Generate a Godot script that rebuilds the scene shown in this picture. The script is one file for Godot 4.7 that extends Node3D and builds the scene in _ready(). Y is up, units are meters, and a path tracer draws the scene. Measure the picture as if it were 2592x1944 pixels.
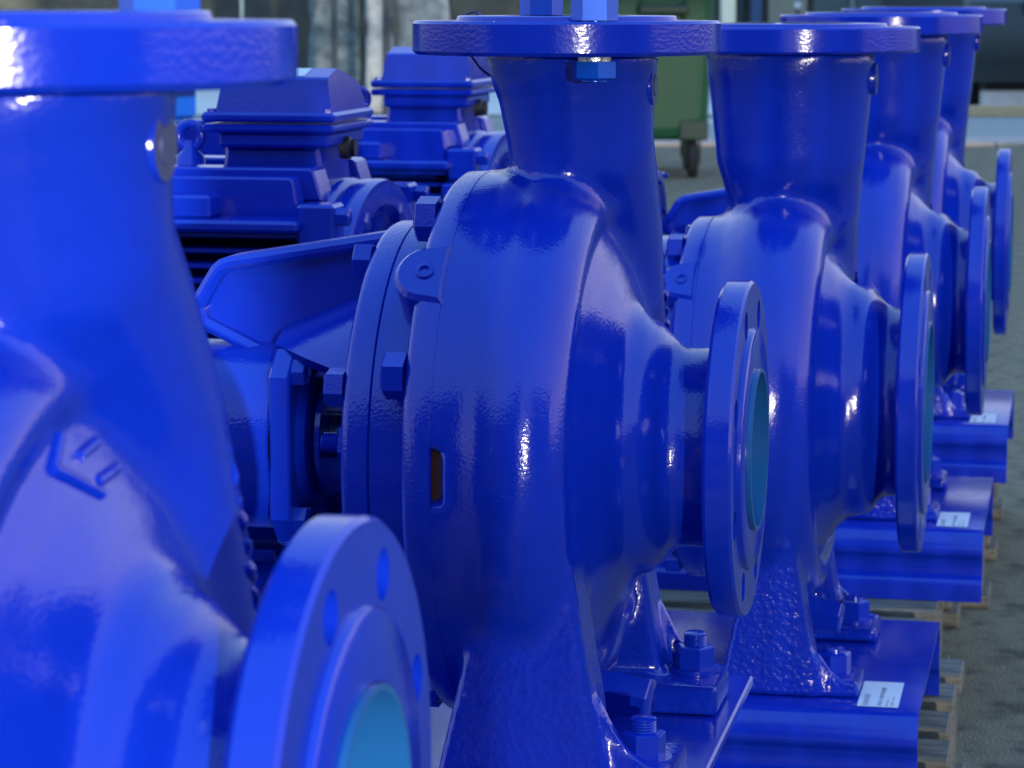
extends Node3D

# ---------------------------------------------------------------- mesh helper
class M:
	var v := PackedVector3Array()
	var n := PackedVector3Array()
	var uv := PackedVector2Array()
	var ix := PackedInt32Array()

	func tri(a: Vector3, b: Vector3, c: Vector3, na: Vector3, nb: Vector3, nc: Vector3) -> void:
		var i := v.size()
		v.append_array(PackedVector3Array([a, b, c]))
		n.append_array(PackedVector3Array([na, nb, nc]))
		if (b - a).cross(c - a).dot(na + nb + nc) > 0.0:
			ix.append_array(PackedInt32Array([i, i + 2, i + 1]))
		else:
			ix.append_array(PackedInt32Array([i, i + 1, i + 2]))

	func quad(a: Vector3, b: Vector3, c: Vector3, d: Vector3, na: Vector3, nb: Vector3, nc: Vector3, nd: Vector3) -> void:
		var i := v.size()
		v.append_array(PackedVector3Array([a, b, c, d]))
		n.append_array(PackedVector3Array([na, nb, nc, nd]))
		if (c - a).cross(d - b).dot(na + nb + nc + nd) > 0.0:
			ix.append_array(PackedInt32Array([i, i + 2, i + 1, i, i + 3, i + 2]))
		else:
			ix.append_array(PackedInt32Array([i, i + 1, i + 2, i, i + 2, i + 3]))

	func flat(a: Vector3, b: Vector3, c: Vector3, d: Vector3, nn: Vector3) -> void:
		quad(a, b, c, d, nn, nn, nn, nn)

	func made() -> ArrayMesh:
		var arr := []
		arr.resize(Mesh.ARRAY_MAX)
		arr[Mesh.ARRAY_VERTEX] = v
		arr[Mesh.ARRAY_NORMAL] = n
		arr[Mesh.ARRAY_INDEX] = ix
		if uv.size() == v.size():
			arr[Mesh.ARRAY_TEX_UV] = uv
		var am := ArrayMesh.new()
		am.add_surface_from_arrays(Mesh.PRIMITIVE_TRIANGLES, arr)
		return am

	# body of revolution about the local X axis; prof holds (x, r), left to right along the outside
	func lathe(xf: Transform3D, prof: Array, segs := 48, a0 := 0.0, a1 := TAU, inward := false, facet := false) -> M:
		var k := prof.size()
		var sn := []
		for i in k - 1:
			var d: Vector2 = prof[i + 1] - prof[i]
			sn.append(Vector2(-d.y, d.x).normalized() * (-1.0 if inward else 1.0))
		for i in k - 1:
			var p: Vector2 = prof[i]
			var q: Vector2 = prof[i + 1]
			var np: Vector2 = sn[i]
			var nq: Vector2 = sn[i]
			if i > 0 and sn[i].dot(sn[i - 1]) > 0.78:
				np = (sn[i] + sn[i - 1]).normalized()
			if i < k - 2 and sn[i].dot(sn[i + 1]) > 0.78:
				nq = (sn[i] + sn[i + 1]).normalized()
			for s in segs:
				var t0 := a0 + (a1 - a0) * s / segs
				var t1 := a0 + (a1 - a0) * (s + 1) / segs
				var c0 := Vector3(0, cos(t0), sin(t0))
				var c1 := Vector3(0, cos(t1), sin(t1))
				var m0 := c0
				var m1 := c1
				if facet:
					m0 = (c0 + c1).normalized()
					m1 = m0
				var X := Vector3(1, 0, 0)
				quad(xf * (X * p.x + c0 * p.y), xf * (X * q.x + c0 * q.y), xf * (X * q.x + c1 * q.y), xf * (X * p.x + c1 * p.y),
					xf.basis * (X * np.x + m0 * np.y), xf.basis * (X * nq.x + m0 * nq.y), xf.basis * (X * nq.x + m1 * nq.y), xf.basis * (X * np.x + m1 * np.y))
		return self

	func box(c: Vector3, s: Vector3, b := 0.0015, xf := Transform3D()) -> M:
		var h := s * 0.5
		b = minf(b, minf(h.x, minf(h.y, h.z)) * 0.6)
		for ax in 3:
			var u := (ax + 1) % 3
			var w := (ax + 2) % 3
			for sg in [-1.0, 1.0]:
				var nn := Vector3()
				nn[ax] = sg
				var pts := []
				for q in [[-1, -1], [1, -1], [1, 1], [-1, 1]]:
					var p := Vector3()
					p[ax] = sg * h[ax]
					p[u] = q[0] * (h[u] - b)
					p[w] = q[1] * (h[w] - b)
					pts.append(xf * (c + p))
				flat(pts[0], pts[1], pts[2], pts[3], xf.basis * nn)
			for su in [-1.0, 1.0]:
				for sw in [-1.0, 1.0]:
					var n1 := Vector3()
					n1[u] = su
					n1[w] = sw
					n1 = n1.normalized()
					var e := []
					for q in [[-1, 0], [1, 0], [1, 1], [-1, 1]]:
						var p := Vector3()
						p[ax] = q[0] * (h[ax] - b)
						p[u] = su * (h[u] - (b if q[1] == 1 else 0.0))
						p[w] = sw * (h[w] - (0.0 if q[1] == 1 else b))
						e.append(xf * (c + p))
					flat(e[0], e[1], e[2], e[3], xf.basis * n1)
		for sx in [-1.0, 1.0]:
			for sy in [-1.0, 1.0]:
				for sz in [-1.0, 1.0]:
					var nn := xf.basis * Vector3(sx, sy, sz).normalized()
					tri(xf * (c + Vector3(sx * h.x, sy * (h.y - b), sz * (h.z - b))), xf * (c + Vector3(sx * (h.x - b), sy * h.y, sz * (h.z - b))), xf * (c + Vector3(sx * (h.x - b), sy * (h.y - b), sz * h.z)), nn, nn, nn)
		return self

	# polygon in local XY, extruded along local Z, centred; edges chamfered by b
	func prism(xf: Transform3D, poly: Array, depth: float, b := 0.0, smooth := 0.82) -> M:
		var k := poly.size()
		var area := 0.0
		for i in k:
			area += (poly[i] as Vector2).cross(poly[(i + 1) % k])
		if area < 0.0:
			poly = poly.duplicate()
			poly.reverse()
		var en := []
		for i in k:
			var d: Vector2 = (poly[(i + 1) % k] - poly[i]).normalized()
			en.append(Vector2(d.y, -d.x))
		var inn := []
		for i in k:
			var a: Vector2 = en[(i + k - 1) % k]
			var c: Vector2 = en[i]
			var m := a + c
			var l := maxf(0.35, 1.0 + a.dot(c))
			inn.append(poly[i] - m / l * b)
		var h := depth * 0.5
		for i in k:
			var j := (i + 1) % k
			var e: Vector2 = en[i]
			var ep: Vector2 = en[(i + k - 1) % k]
			var ej: Vector2 = en[j]
			var n0 := e if ep.dot(e) < smooth else (e + ep).normalized()
			var n1 := e if ej.dot(e) < smooth else (e + ej).normalized()
			var N0 := xf.basis * Vector3(n0.x, n0.y, 0)
			var N1 := xf.basis * Vector3(n1.x, n1.y, 0)
			var p: Vector2 = poly[i]
			var q: Vector2 = poly[j]
			quad(xf * Vector3(p.x, p.y, -h + b), xf * Vector3(q.x, q.y, -h + b), xf * Vector3(q.x, q.y, h - b), xf * Vector3(p.x, p.y, h - b), N0, N1, N1, N0)
			if b > 0.0:
				var pi: Vector2 = inn[i]
				var qi: Vector2 = inn[j]
				for s in [-1.0, 1.0]:
					var nz := xf.basis * Vector3(e.x, e.y, s).normalized()
					flat(xf * Vector3(p.x, p.y, s * (h - b)), xf * Vector3(q.x, q.y, s * (h - b)), xf * Vector3(qi.x, qi.y, s * h), xf * Vector3(pi.x, pi.y, s * h), nz)
		var cap := PackedVector2Array(inn if b > 0.0 else poly)
		var t := Geometry2D.triangulate_polygon(cap)
		for s in [-1.0, 1.0]:
			var nz := xf.basis * Vector3(0, 0, s)
			for i in range(0, t.size(), 3):
				tri(xf * Vector3(cap[t[i]].x, cap[t[i]].y, s * h), xf * Vector3(cap[t[i + 1]].x, cap[t[i + 1]].y, s * h), xf * Vector3(cap[t[i + 2]].x, cap[t[i + 2]].y, s * h), nz, nz, nz)
		return self

	func tube(pts: Array, rad, segs := 10) -> M:
		var k := pts.size()
		var up := Vector3(0.31, 0.83, 0.46)
		var rings := []
		for i in k:
			var d: Vector3 = (pts[mini(i + 1, k - 1)] - pts[maxi(i - 1, 0)]).normalized()
			var a := d.cross(up).normalized()
			var c := a.cross(d)
			up = c
			rings.append([pts[i], a, c, rad[i] if rad is Array else rad, d])
		for i in k - 1:
			for s in segs:
				var q := []
				for pair in [[i, s], [i, s + 1], [i + 1, s + 1], [i + 1, s]]:
					var r: Array = rings[pair[0]]
					var t: float = TAU * pair[1] / segs
					var nn: Vector3 = r[1] * cos(t) + r[2] * sin(t)
					q.append([r[0] + nn * r[3], nn])
				quad(q[0][0], q[1][0], q[2][0], q[3][0], q[0][1], q[1][1], q[2][1], q[3][1])
		for e in [0, k - 1]:
			var r: Array = rings[e]
			var nn: Vector3 = r[4] * (-1.0 if e == 0 else 1.0)
			for s in segs:
				var t0: float = TAU * s / segs
				var t1: float = TAU * (s + 1) / segs
				tri(r[0], r[0] + (r[1] * cos(t0) + r[2] * sin(t0)) * r[3], r[0] + (r[1] * cos(t1) + r[2] * sin(t1)) * r[3], nn, nn, nn)
		return self

	# a pipe flange: revolve about X from x0 (back) to x1 (face), bolt holes right through, raised face on top
	func flange(xf: Transform3D, x0: float, x1: float, R: float, rb: float, rr: float, rise: float, holes: int, rc: float, rh: float, phase: float, rneck: float) -> M:
		var ch := 0.0018
		lathe(xf, [Vector2(x0, R - ch * 1.3), Vector2(x0 + ch * 1.3, R), Vector2(x1 - ch, R), Vector2(x1, R - ch)], 96)
		lathe(xf, [Vector2(x1, rr + 0.0004), Vector2(x1 + rise * 0.35, rr), Vector2(x1 + rise * 0.75, rr - 0.0004), Vector2(x1 + rise, rr - 0.0016), Vector2(x1 + rise, rb)].map(func(q): return q), 80)
		for face in 2:
			var x := x1 if face else x0
			var ri := rr if face else rneck
			var nn := xf.basis * Vector3(1.0 if face else -1.0, 0, 0)
			for k in holes:
				var pc := phase + TAU * k / holes
				for side in [-1.0, 1.0]:
					var pe: float = pc + side * PI / holes
					var poly := PackedVector2Array()
					for i in 7:
						poly.append(Vector2.from_angle(lerpf(pe, pc, i / 6.0)) * ri)
					var ctr := Vector2.from_angle(pc) * rc
					for i in 9:
						poly.append(ctr + Vector2.from_angle(pc + side * PI * (1.0 - i / 8.0)) * rh)
					for i in 7:
						poly.append(Vector2.from_angle(lerpf(pc, pe, i / 6.0)) * (R - ch * (1.0 if face else 1.3)))
					var t := Geometry2D.triangulate_polygon(poly)
					for i in range(0, t.size(), 3):
						tri(xf * Vector3(x, poly[t[i]].x, poly[t[i]].y), xf * Vector3(x, poly[t[i + 1]].x, poly[t[i + 1]].y), xf * Vector3(x, poly[t[i + 2]].x, poly[t[i + 2]].y), nn, nn, nn)
		for k in holes:
			var pc := phase + TAU * k / holes
			lathe(xf * Transform3D(Basis(), Vector3(0, cos(pc) * rc, sin(pc) * rc)), [Vector2(x0, rh), Vector2(x1, rh)], 16, 0.0, TAU, true)
		return self


# ---------------------------------------------------------------- cast volute casing as a signed distance field
class Casing:
	var tab := PackedFloat32Array()
	var X0 := -0.1
	var TH := 0.0016
	var tx := 160
	var tr := 180
	var neck: Array
	var neck_top: float
	var R: float
	var grow: float
	var hb: float          # shaft height above the base plate
	var zc: float
	var zh: float
	var webl: Array        # half planes of the foot web: normal x, normal y, offset
	var webr: Array
	var padx: float
	var bore: float
	var clip: float
	var xend: float
	var slot := false
	var padh := 0.0215
	var lip_rise := 0.04
	var lip_wide := 0.046
	var blend := 0.012
	var on_foot := false
	var noise := FastNoiseLite.new()

	func table(prof: Array) -> void:
		tab.resize(tx * tr)
		var poly := PackedVector2Array(prof)
		var k := poly.size()
		for i in tx:
			for j in tr:
				var p := Vector2(X0 + i * TH, j * TH)
				var best := 1e9
				for e in k - 1:
					best = minf(best, p.distance_squared_to(Geometry2D.get_closest_point_to_segment(p, poly[e], poly[e + 1])))
				var d := sqrt(best)
				tab[i * tr + j] = -d if Geometry2D.is_point_in_polygon(p, poly) else d
		for pass_ in 5:
			var old := tab.duplicate()
			for i in range(1, tx - 1):
				for j in range(1, tr - 1):
					var q := i * tr + j
					tab[q] = (old[q] * 2.0 + old[q - 1] + old[q + 1] + old[q - tr] + old[q + tr]) / 6.0

	func d(p: Vector3) -> float:
		var r := sqrt(p.y * p.y + p.z * p.z)
		var g := grow * maxf(0.0, -p.z / maxf(r, 0.01)) * smoothstep(R * 0.62, R * 0.95, r)
		var fx := clampf((p.x - X0) / TH, 0.0, tx - 1.001)
		var fr := clampf((r - g) / TH, 0.0, tr - 1.001)
		var i := int(fx)
		var j := int(fr)
		var q := i * tr + j
		fx -= i
		fr -= j
		var a := lerpf(lerpf(tab[q], tab[q + 1], fr), lerpf(tab[q + tr], tab[q + tr + 1], fr), fx)
		if fx + i > tx - 1.5:
			a = maxf(a, p.x - 0.13)
		a = maxf(a, clip - p.x)
		var nk := 1e9
		for s in neck.size() - 1:
			var A: Vector4 = neck[s]
			var B: Vector4 = neck[s + 1]
			var pa := Vector3(p.x - A.x, p.y - A.y, p.z - A.z)
			var ab := Vector3(B.x - A.x, B.y - A.y, B.z - A.z)
			var h := clampf(pa.dot(ab) / ab.length_squared(), 0.0, 1.0)
			nk = minf(nk, (pa - ab * h).length() - lerpf(A.w, B.w, h))
		nk = maxf(nk, p.y - neck_top)
		var h1 := maxf(blend - absf(a - nk), 0.0) / blend
		var o := minf(a, nk) - h1 * h1 * blend * 0.25
		# feet
		on_foot = false
		if p.y < -0.03:
			var az := absf(p.z)
			var w := maxf(maxf(webl[0] * p.x + webl[1] * p.y - webl[2], webr[0] * p.x + webr[1] * p.y - webr[2]), -hb - p.y)
			w = maxf(w, p.y + 0.05) + 0.003
			var dz := absf(az - zc) - zh + 0.003
			var web := Vector2(maxf(w, 0.0), maxf(dz, 0.0)).length() + minf(maxf(w, dz), 0.0) - 0.003
			on_foot = web < o + 0.002
			var h2 := maxf(0.005 - absf(o - web), 0.0) / 0.005
			o = minf(o, web) - h2 * h2 * 0.005 * 0.25
			var b := Vector3(absf(p.x - padx * 0.5 - 0.002) - padx * 0.5, absf(p.y + hb - padh * 0.5 + 0.001) - padh * 0.5 - 0.001, absf(az - zc + 0.017) - zh - 0.011) + Vector3.ONE * 0.0025
			var pad := Vector3(maxf(b.x, 0), maxf(b.y, 0), maxf(b.z, 0)).length() + minf(maxf(b.x, maxf(b.y, b.z)), 0.0) - 0.0025
			var t := clampf((padx - 0.004 - p.x) / lip_wide + 0.15, 0.0, 1.0)
			var lip := maxf(maxf((p.y + hb - padh - lip_rise * t * t * t) * 0.7, p.x - padx), absf(az - zc - zh + 0.0115) - 0.006)
			lip = maxf(lip, maxf(-hb - p.y, 0.02 - p.x))
			pad = minf(pad, lip)
			on_foot = on_foot or pad < o + 0.001
			var h3 := maxf(0.005 - absf(o - pad), 0.0) / 0.005
			o = minf(o, pad) - h3 * h3 * 0.005 * 0.25
			o = maxf(o, -hb - p.y)
		o += noise.get_noise_3d(p.x, p.y, p.z) * 0.00022
		o = maxf(o, -maxf(r - bore, 0.03 - p.x))
		o = maxf(o, p.x - xend)
		if slot:
			o = maxf(o, -maxf(maxf(absf(p.y - 0.0054) - 0.016, absf(p.x + 0.053) - 0.0088), 0.168 - p.z))
		return o

	# three meshes: the casing, the near foot, the far foot
	func mesh(lo: Vector3, hi: Vector3, h: float) -> Array:
		var nx := int((hi.x - lo.x) / h) + 1
		var ny := int((hi.y - lo.y) / h) + 1
		var nz := int((hi.z - lo.z) / h) + 1
		var sy := nz + 1
		var sx := (ny + 1) * sy
		var val := PackedFloat32Array()
		val.resize((nx + 1) * sx)
		val.fill(1e9)
		var cell := PackedInt32Array()
		cell.resize((nx + 1) * sx)
		cell.fill(-1)
		var B := 6
		var reach := h * B * 0.87 * 1.1 + 0.003
		var V := PackedVector3Array()
		var cells := PackedInt32Array()
		for bx in range(0, nx, B):
			for by in range(0, ny, B):
				for bz in range(0, nz, B):
					var c := lo + Vector3(bx + B * 0.5, by + B * 0.5, bz + B * 0.5) * h
					if absf(d(c)) > reach:
						continue
					var ex := mini(bx + B, nx)
					var ey := mini(by + B, ny)
					var ez := mini(bz + B, nz)
					for i in range(bx, ex + 1):
						for j in range(by, ey + 1):
							for k in range(bz, ez + 1):
								var q := i * sx + j * sy + k
								if val[q] > 1e8:
									val[q] = d(lo + Vector3(i, j, k) * h)
					for i in range(bx, ex):
						for j in range(by, ey):
							for k in range(bz, ez):
								var q := i * sx + j * sy + k
								var vals := [val[q], val[q + sx], val[q + sy], val[q + sx + sy], val[q + 1], val[q + sx + 1], val[q + sy + 1], val[q + sx + sy + 1]]
								var neg := 0
								for x in vals:
									if x < 0.0:
										neg += 1
								if neg == 0 or neg == 8:
									continue
								var s := Vector3()
								var cnt := 0
								for e in [[0, 1], [2, 3], [4, 5], [6, 7], [0, 2], [1, 3], [4, 6], [5, 7], [0, 4], [1, 5], [2, 6], [3, 7]]:
									var fa: float = vals[e[0]]
									var fb: float = vals[e[1]]
									if (fa < 0.0) != (fb < 0.0):
										var t := fa / (fa - fb)
										var ca := Vector3(e[0] & 1, (e[0] >> 1) & 1, e[0] >> 2)
										var cb := Vector3(e[1] & 1, (e[1] >> 1) & 1, e[1] >> 2)
										s += ca.lerp(cb, t)
										cnt += 1
								cell[q] = V.size()
								V.append(lo + (Vector3(i, j, k) + s / cnt) * h)
								cells.append(q)
		var N := PackedVector3Array()
		N.resize(V.size())
		var foot := PackedByteArray()
		foot.resize(V.size())
		var e := h * 0.8
		for i in V.size():
			var p := V[i]
			var k0 := d(p + Vector3(e, -e, -e))
			var k1 := d(p + Vector3(-e, -e, e))
			var k2 := d(p + Vector3(-e, e, -e))
			var k3 := d(p + Vector3(e, e, e))
			foot[i] = (1 if p.z > 0.0 else 2) if on_foot else 0
			var g := Vector3(k0 - k1 - k2 + k3, -k0 - k1 + k2 + k3, -k0 + k1 - k2 + k3)
			var gl := maxf(g.length(), 1e-6)
			N[i] = g / gl
			V[i] = p - N[i] * clampf((k0 + k1 + k2 + k3) * 0.25, -h * 0.5, h * 0.5)
		# two rounds of averaging the normals with those of neighbouring cells
		for round_ in 2:
			var N3 := N.duplicate()
			for i in cells.size():
				var q := cells[i]
				var sum := N[i] * 2.0
				for st in [1, -1, sy, -sy, sx, -sx]:
					var o: int = q + st
					if o >= 0 and o < cell.size() and cell[o] >= 0:
						var m := N[cell[o]]
						if m.dot(N[i]) > 0.85:
							sum += m
				N3[i] = sum.normalized()
			N = N3
		var parts := [PackedInt32Array(), PackedInt32Array(), PackedInt32Array()]
		for q in cells:
			var z0 := val[q] < 0.0
			for ax in 3:
				var st: int = [sx, sy, 1][ax]
				if q + st >= val.size() or val[q + st] > 1e8 or (val[q + st] < 0.0) == z0:
					continue
				var u: int = [sy, 1, sx][ax]
				var w: int = [1, sx, sy][ax]
				if q - u - w < 0:
					continue
				var a := cell[q]
				var b := cell[q - u]
				var c2 := cell[q - u - w]
				var f := cell[q - w]
				if a < 0 or b < 0 or c2 < 0 or f < 0:
					continue
				var side: int = foot[a]
				if side == 0 or foot[b] != side or foot[c2] != side or foot[f] != side:
					side = 0
				if z0:
					parts[side].append_array(PackedInt32Array([a, c2, b, a, f, c2]))
				else:
					parts[side].append_array(PackedInt32Array([a, b, c2, a, c2, f]))
		var out := []
		for I in parts:
			var seen := {}
			var V2 := PackedVector3Array()
			var N2 := PackedVector3Array()
			var I2 := PackedInt32Array()
			for i in I:
				if not seen.has(i):
					seen[i] = V2.size()
					V2.append(V[i])
					N2.append(N[i])
				I2.append(seen[i])
			var arr := []
			arr.resize(Mesh.ARRAY_MAX)
			arr[Mesh.ARRAY_VERTEX] = V2
			arr[Mesh.ARRAY_NORMAL] = N2
			arr[Mesh.ARRAY_INDEX] = I2
			var am := ArrayMesh.new()
			am.add_surface_from_arrays(Mesh.PRIMITIVE_TRIANGLES, arr)
			out.append(am)
		return out


# ---------------------------------------------------------------- scene helpers
const YAW := 0.19981
const SKY_GAIN := 0.74
const WIND := 1.05
var mats := {}
var rng := RandomNumberGenerator.new()
var small_casing: Casing

func obj(called: String, m, mat: Material, parent: Node, at := Vector3.ZERO) -> MeshInstance3D:
	var o := MeshInstance3D.new()
	o.name = called
	o.mesh = m.made() if m is M else m
	o.material_override = mat
	o.position = at
	parent.add_child(o, true)
	return o

func numbered(called: String) -> String:
	if not has_node(NodePath(called)):
		return called
	var k := 1
	while has_node(NodePath("%s_%03d" % [called, k])):
		k += 1
	return "%s_%03d" % [called, k]

func thing(called: String, label: String, category: String, at := Vector3.ZERO, turn := 0.0, group := "") -> Node3D:
	var o := Node3D.new()
	o.name = numbered(called)
	add_child(o)
	o.position = at
	o.rotation.y = turn
	tag(o, label, category, group)
	return o

func tag(o: Node, label: String, category: String, group := "") -> void:
	o.set_meta("label", label)
	o.set_meta("category", category)
	if group:
		o.set_meta("group", group)

func struct(called: String, m, mat: Material, at := Vector3.ZERO) -> MeshInstance3D:
	var o := obj(called, m, mat, self, at)
	o.set_meta("kind", "structure")
	return o

func lin(r: float, g: float, b: float) -> Color:
	return Color(r, g, b).linear_to_srgb()

# a point of the yard behind the pumps: lx to the right of, d in front of where the photographer crouched
func yard(lx: float, y: float, d: float) -> Vector3:
	return Vector3(lx * cos(YAW) - d * sin(YAW), y, -lx * sin(YAW) - d * cos(YAW))

func noise_tex(freq: float, oct: int, seed_: int, normal: bool, bump := 4.0, kind := FastNoiseLite.TYPE_SIMPLEX_SMOOTH, size := 512) -> NoiseTexture2D:
	var f := FastNoiseLite.new()
	f.noise_type = kind
	f.frequency = freq
	f.fractal_octaves = oct
	f.seed = seed_
	var t := NoiseTexture2D.new()
	t.width = size
	t.height = size
	t.seamless = true
	t.noise = f
	t.as_normal_map = normal
	t.bump_strength = bump
	return t

func tone(freq: float, oct: int, seed_: int, stops: Array) -> NoiseTexture2D:
	var t := noise_tex(freq, oct, seed_, false)
	var g := Gradient.new()
	g.offsets = PackedFloat32Array(stops.map(func(s): return s[0]))
	g.colors = PackedColorArray(stops.map(func(s): return s[1]))
	t.color_ramp = g
	return t

func mat(called: String, c: Color, rough: float, metal := 0.0, nt: Texture2D = null, ns := 1.0, tile := 8.0, world := false) -> StandardMaterial3D:
	var m := StandardMaterial3D.new()
	m.resource_name = called
	m.albedo_color = c
	m.roughness = rough
	m.metallic = metal
	if nt:
		m.normal_enabled = true
		m.normal_texture = nt
		m.normal_scale = ns
	m.uv1_triplanar = true
	m.uv1_world_triplanar = world
	m.uv1_scale = Vector3.ONE * tile
	mats[called] = m
	return m

func make_materials() -> void:
	var blue := lin(0.0028, 0.0245, 0.43)
	var peel := noise_tex(0.085, 2, 11, true, 6.0)      # orange peel of thick paint
	var cast := noise_tex(0.075, 3, 5, true, 9.0)       # sand-cast skin under paint
	var pit := noise_tex(0.03, 3, 23, true, 14.0, FastNoiseLite.TYPE_CELLULAR)
	mat("paint", blue, 0.15, 0.0, peel, 0.045, 7.0)
	mat("paint_cast", blue, 0.165, 0.0, cast, 0.075, 9.0)
	mat("paint_foot", blue, 0.17, 0.0, pit, 0.12, 10.0)
	mat("paint_sandy", blue, 0.15, 0.0, pit, 0.32, 10.0)
	mat("paint_rough", blue, 0.18, 0.0, cast, 0.1, 8.0)
	mat("paint_flat", blue, 0.18, 0.0, peel, 0.03, 6.0)
	# thin and thick spots, dull patches and handling marks in the paint
	var gloss := tone(0.012, 4, 71, [[0.0, Color(0.75, 0.75, 0.75)], [0.55, Color(0.85, 0.85, 0.85)], [0.78, Color(1, 1, 1)], [1.0, Color(1, 1, 1)]])
	var coat := tone(0.01, 5, 72, [[0.0, Color(0.93, 0.93, 0.95)], [0.5, Color(1, 1, 1)], [1.0, Color(0.97, 0.97, 0.98)]])
	for k in ["paint", "paint_cast", "paint_foot", "paint_sandy", "paint_rough", "paint_flat"]:
		mats[k].roughness_texture = gloss
		mats[k].roughness *= 1.15
		mats[k].metallic_specular = 0.53
		mats[k].albedo_texture = coat
	mat("machined", lin(0.06, 0.075, 0.2), 0.3, 0.35, peel, 0.12, 9.0)
	mat("bore", lin(0.012, 0.105, 0.33), 0.22, 0.1, peel, 0.015, 6.0)
	mat("bolt_blue", lin(0.002, 0.095, 0.6), 0.25, 0.3)
	mat("bolt_paint", blue, 0.17, 0.0, peel, 0.03, 8.0)
	mat("zinc", lin(0.62, 0.64, 0.62), 0.25, 0.9, peel, 0.3, 14.0)
	mat("black", lin(0.012, 0.012, 0.013), 0.5, 0.0, peel, 0.4, 8.0)
	mat("rust", lin(0.11, 0.032, 0.022), 0.5)
	mat("wire", lin(0.02, 0.03, 0.12), 0.35)
	var wood := mat("wood", Color.WHITE, 0.85, 0.0, noise_tex(0.03, 4, 3, true, 5.0), 0.8, 3.0)
	wood.uv1_scale = Vector3(0.9, 9.0, 9.0)
	wood.albedo_texture = tone(0.02, 5, 8, [[0.0, lin(0.06, 0.054, 0.042)], [0.35, lin(0.125, 0.115, 0.09)], [0.62, lin(0.20, 0.185, 0.145)], [1.0, lin(0.085, 0.078, 0.06)]])
	var pale := mat("pale_wood", Color.WHITE, 0.8, 0.0, null)
	pale.uv1_scale = Vector3(0.9, 9.0, 9.0)
	pale.albedo_texture = tone(0.02, 5, 9, [[0.0, lin(0.44, 0.33, 0.17)], [1.0, lin(0.62, 0.48, 0.26)]])
	var asphalt := mat("asphalt", Color.WHITE, 0.9, 0.0, noise_tex(0.11, 3, 15, true, 9.0), 0.9, 3.5, true)
	asphalt.albedo_texture = tone(0.16, 4, 6, [[0.0, lin(0.12, 0.10, 0.06)], [0.45, lin(0.23, 0.198, 0.122)], [0.7, lin(0.30, 0.262, 0.165)], [1.0, lin(0.44, 0.39, 0.26)]])
	asphalt.detail_enabled = true
	asphalt.detail_albedo = tone(0.008, 4, 31, [[0.0, Color(0.55, 0.55, 0.55)], [0.3, Color(0.82, 0.82, 0.82)], [0.5, Color(0.95, 0.95, 0.93)], [1.0, Color(1.0, 1.0, 1.0)]])
	asphalt.detail_blend_mode = BaseMaterial3D.BLEND_MODE_MUL
	asphalt.uv2_triplanar = true
	asphalt.uv2_world_triplanar = true
	asphalt.uv2_scale = Vector3.ONE * 0.35
	var slab := mat("slab", Color.WHITE, 0.9, 0.0, null, 1.0, 1.2, true)
	slab.albedo_texture = tone(0.03, 5, 16, [[0.0, lin(0.27, 0.26, 0.23)], [1.0, lin(0.38, 0.37, 0.335)]])
	var kerb := mat("kerb", Color.WHITE, 0.9, 0.0, null, 1.0, 2.0, true)
	kerb.albedo_texture = tone(0.03, 5, 17, [[0.0, lin(0.40, 0.32, 0.26)], [1.0, lin(0.52, 0.43, 0.36)]])
	var apron := mat("apron", Color.WHITE, 0.9, 0.0, null, 1.0, 0.8, true)
	apron.albedo_texture = tone(0.03, 5, 18, [[0.0, lin(0.58, 0.56, 0.5)], [1.0, lin(0.74, 0.72, 0.66)]])
	mat("bin_green", lin(0.003, 0.075, 0.028), 0.42, 0.0, peel, 0.3, 3.0)
	mat("bin_trim", lin(0.01, 0.035, 0.018), 0.55)
	mat("tyre", lin(0.014, 0.015, 0.015), 0.85, 0.0, cast, 0.5, 4.0)
	mat("vehicle", lin(0.026, 0.043, 0.045), 0.45, 0.0, peel, 0.2, 2.0)
	var film := mat("film", Color.WHITE, 0.35, 0.0, noise_tex(0.012, 4, 41, true, 10.0), 0.9, 1.4)
	film.albedo_texture = tone(0.012, 4, 42, [[0.0, lin(0.36, 0.35, 0.28)], [0.5, lin(0.66, 0.62, 0.50)], [1.0, lin(0.82, 0.77, 0.64)]])
	var veil := mat("veil", Color.WHITE, 0.4, 0.0, noise_tex(0.012, 4, 44, true, 10.0), 0.9, 1.4)
	veil.albedo_texture = tone(0.012, 4, 43, [[0.0, lin(0.07, 0.10, 0.10)], [0.6, lin(0.16, 0.21, 0.205)], [1.0, lin(0.27, 0.31, 0.29)]])
	mat("post_dark", lin(0.02, 0.042, 0.052), 0.5)
	mat("post_blue", lin(0.05, 0.10, 0.2), 0.5)
	mat("post_pale", lin(0.42, 0.52, 0.44), 0.5)
	var facade := mat("facade", Color.WHITE, 0.8, 0.0, null, 1.0, 0.6)
	facade.albedo_texture = tone(0.02, 4, 51, [[0.0, lin(0.040, 0.044, 0.034)], [1.0, lin(0.075, 0.08, 0.06)]])
	mat("panel_beige", lin(0.30, 0.29, 0.20), 0.8)
	mat("panel_teal", lin(0.085, 0.125, 0.125), 0.4)
	mat("panel_mullion", lin(0.22, 0.27, 0.26), 0.5)
	mat("red_lens", lin(0.75, 0.09, 0.05), 0.2)
	mat("white_lens", lin(0.8, 0.8, 0.76), 0.2)
	mat("wall_render", lin(0.10, 0.095, 0.09), 0.9)
	var paper := mat("paper", Color.WHITE, 0.6)
	paper.uv1_triplanar = false
	paper.uv1_scale = Vector3.ONE
	paper.albedo_texture = label_print()
	mat("blank_paper", lin(0.72, 0.76, 0.82), 0.55)

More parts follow.
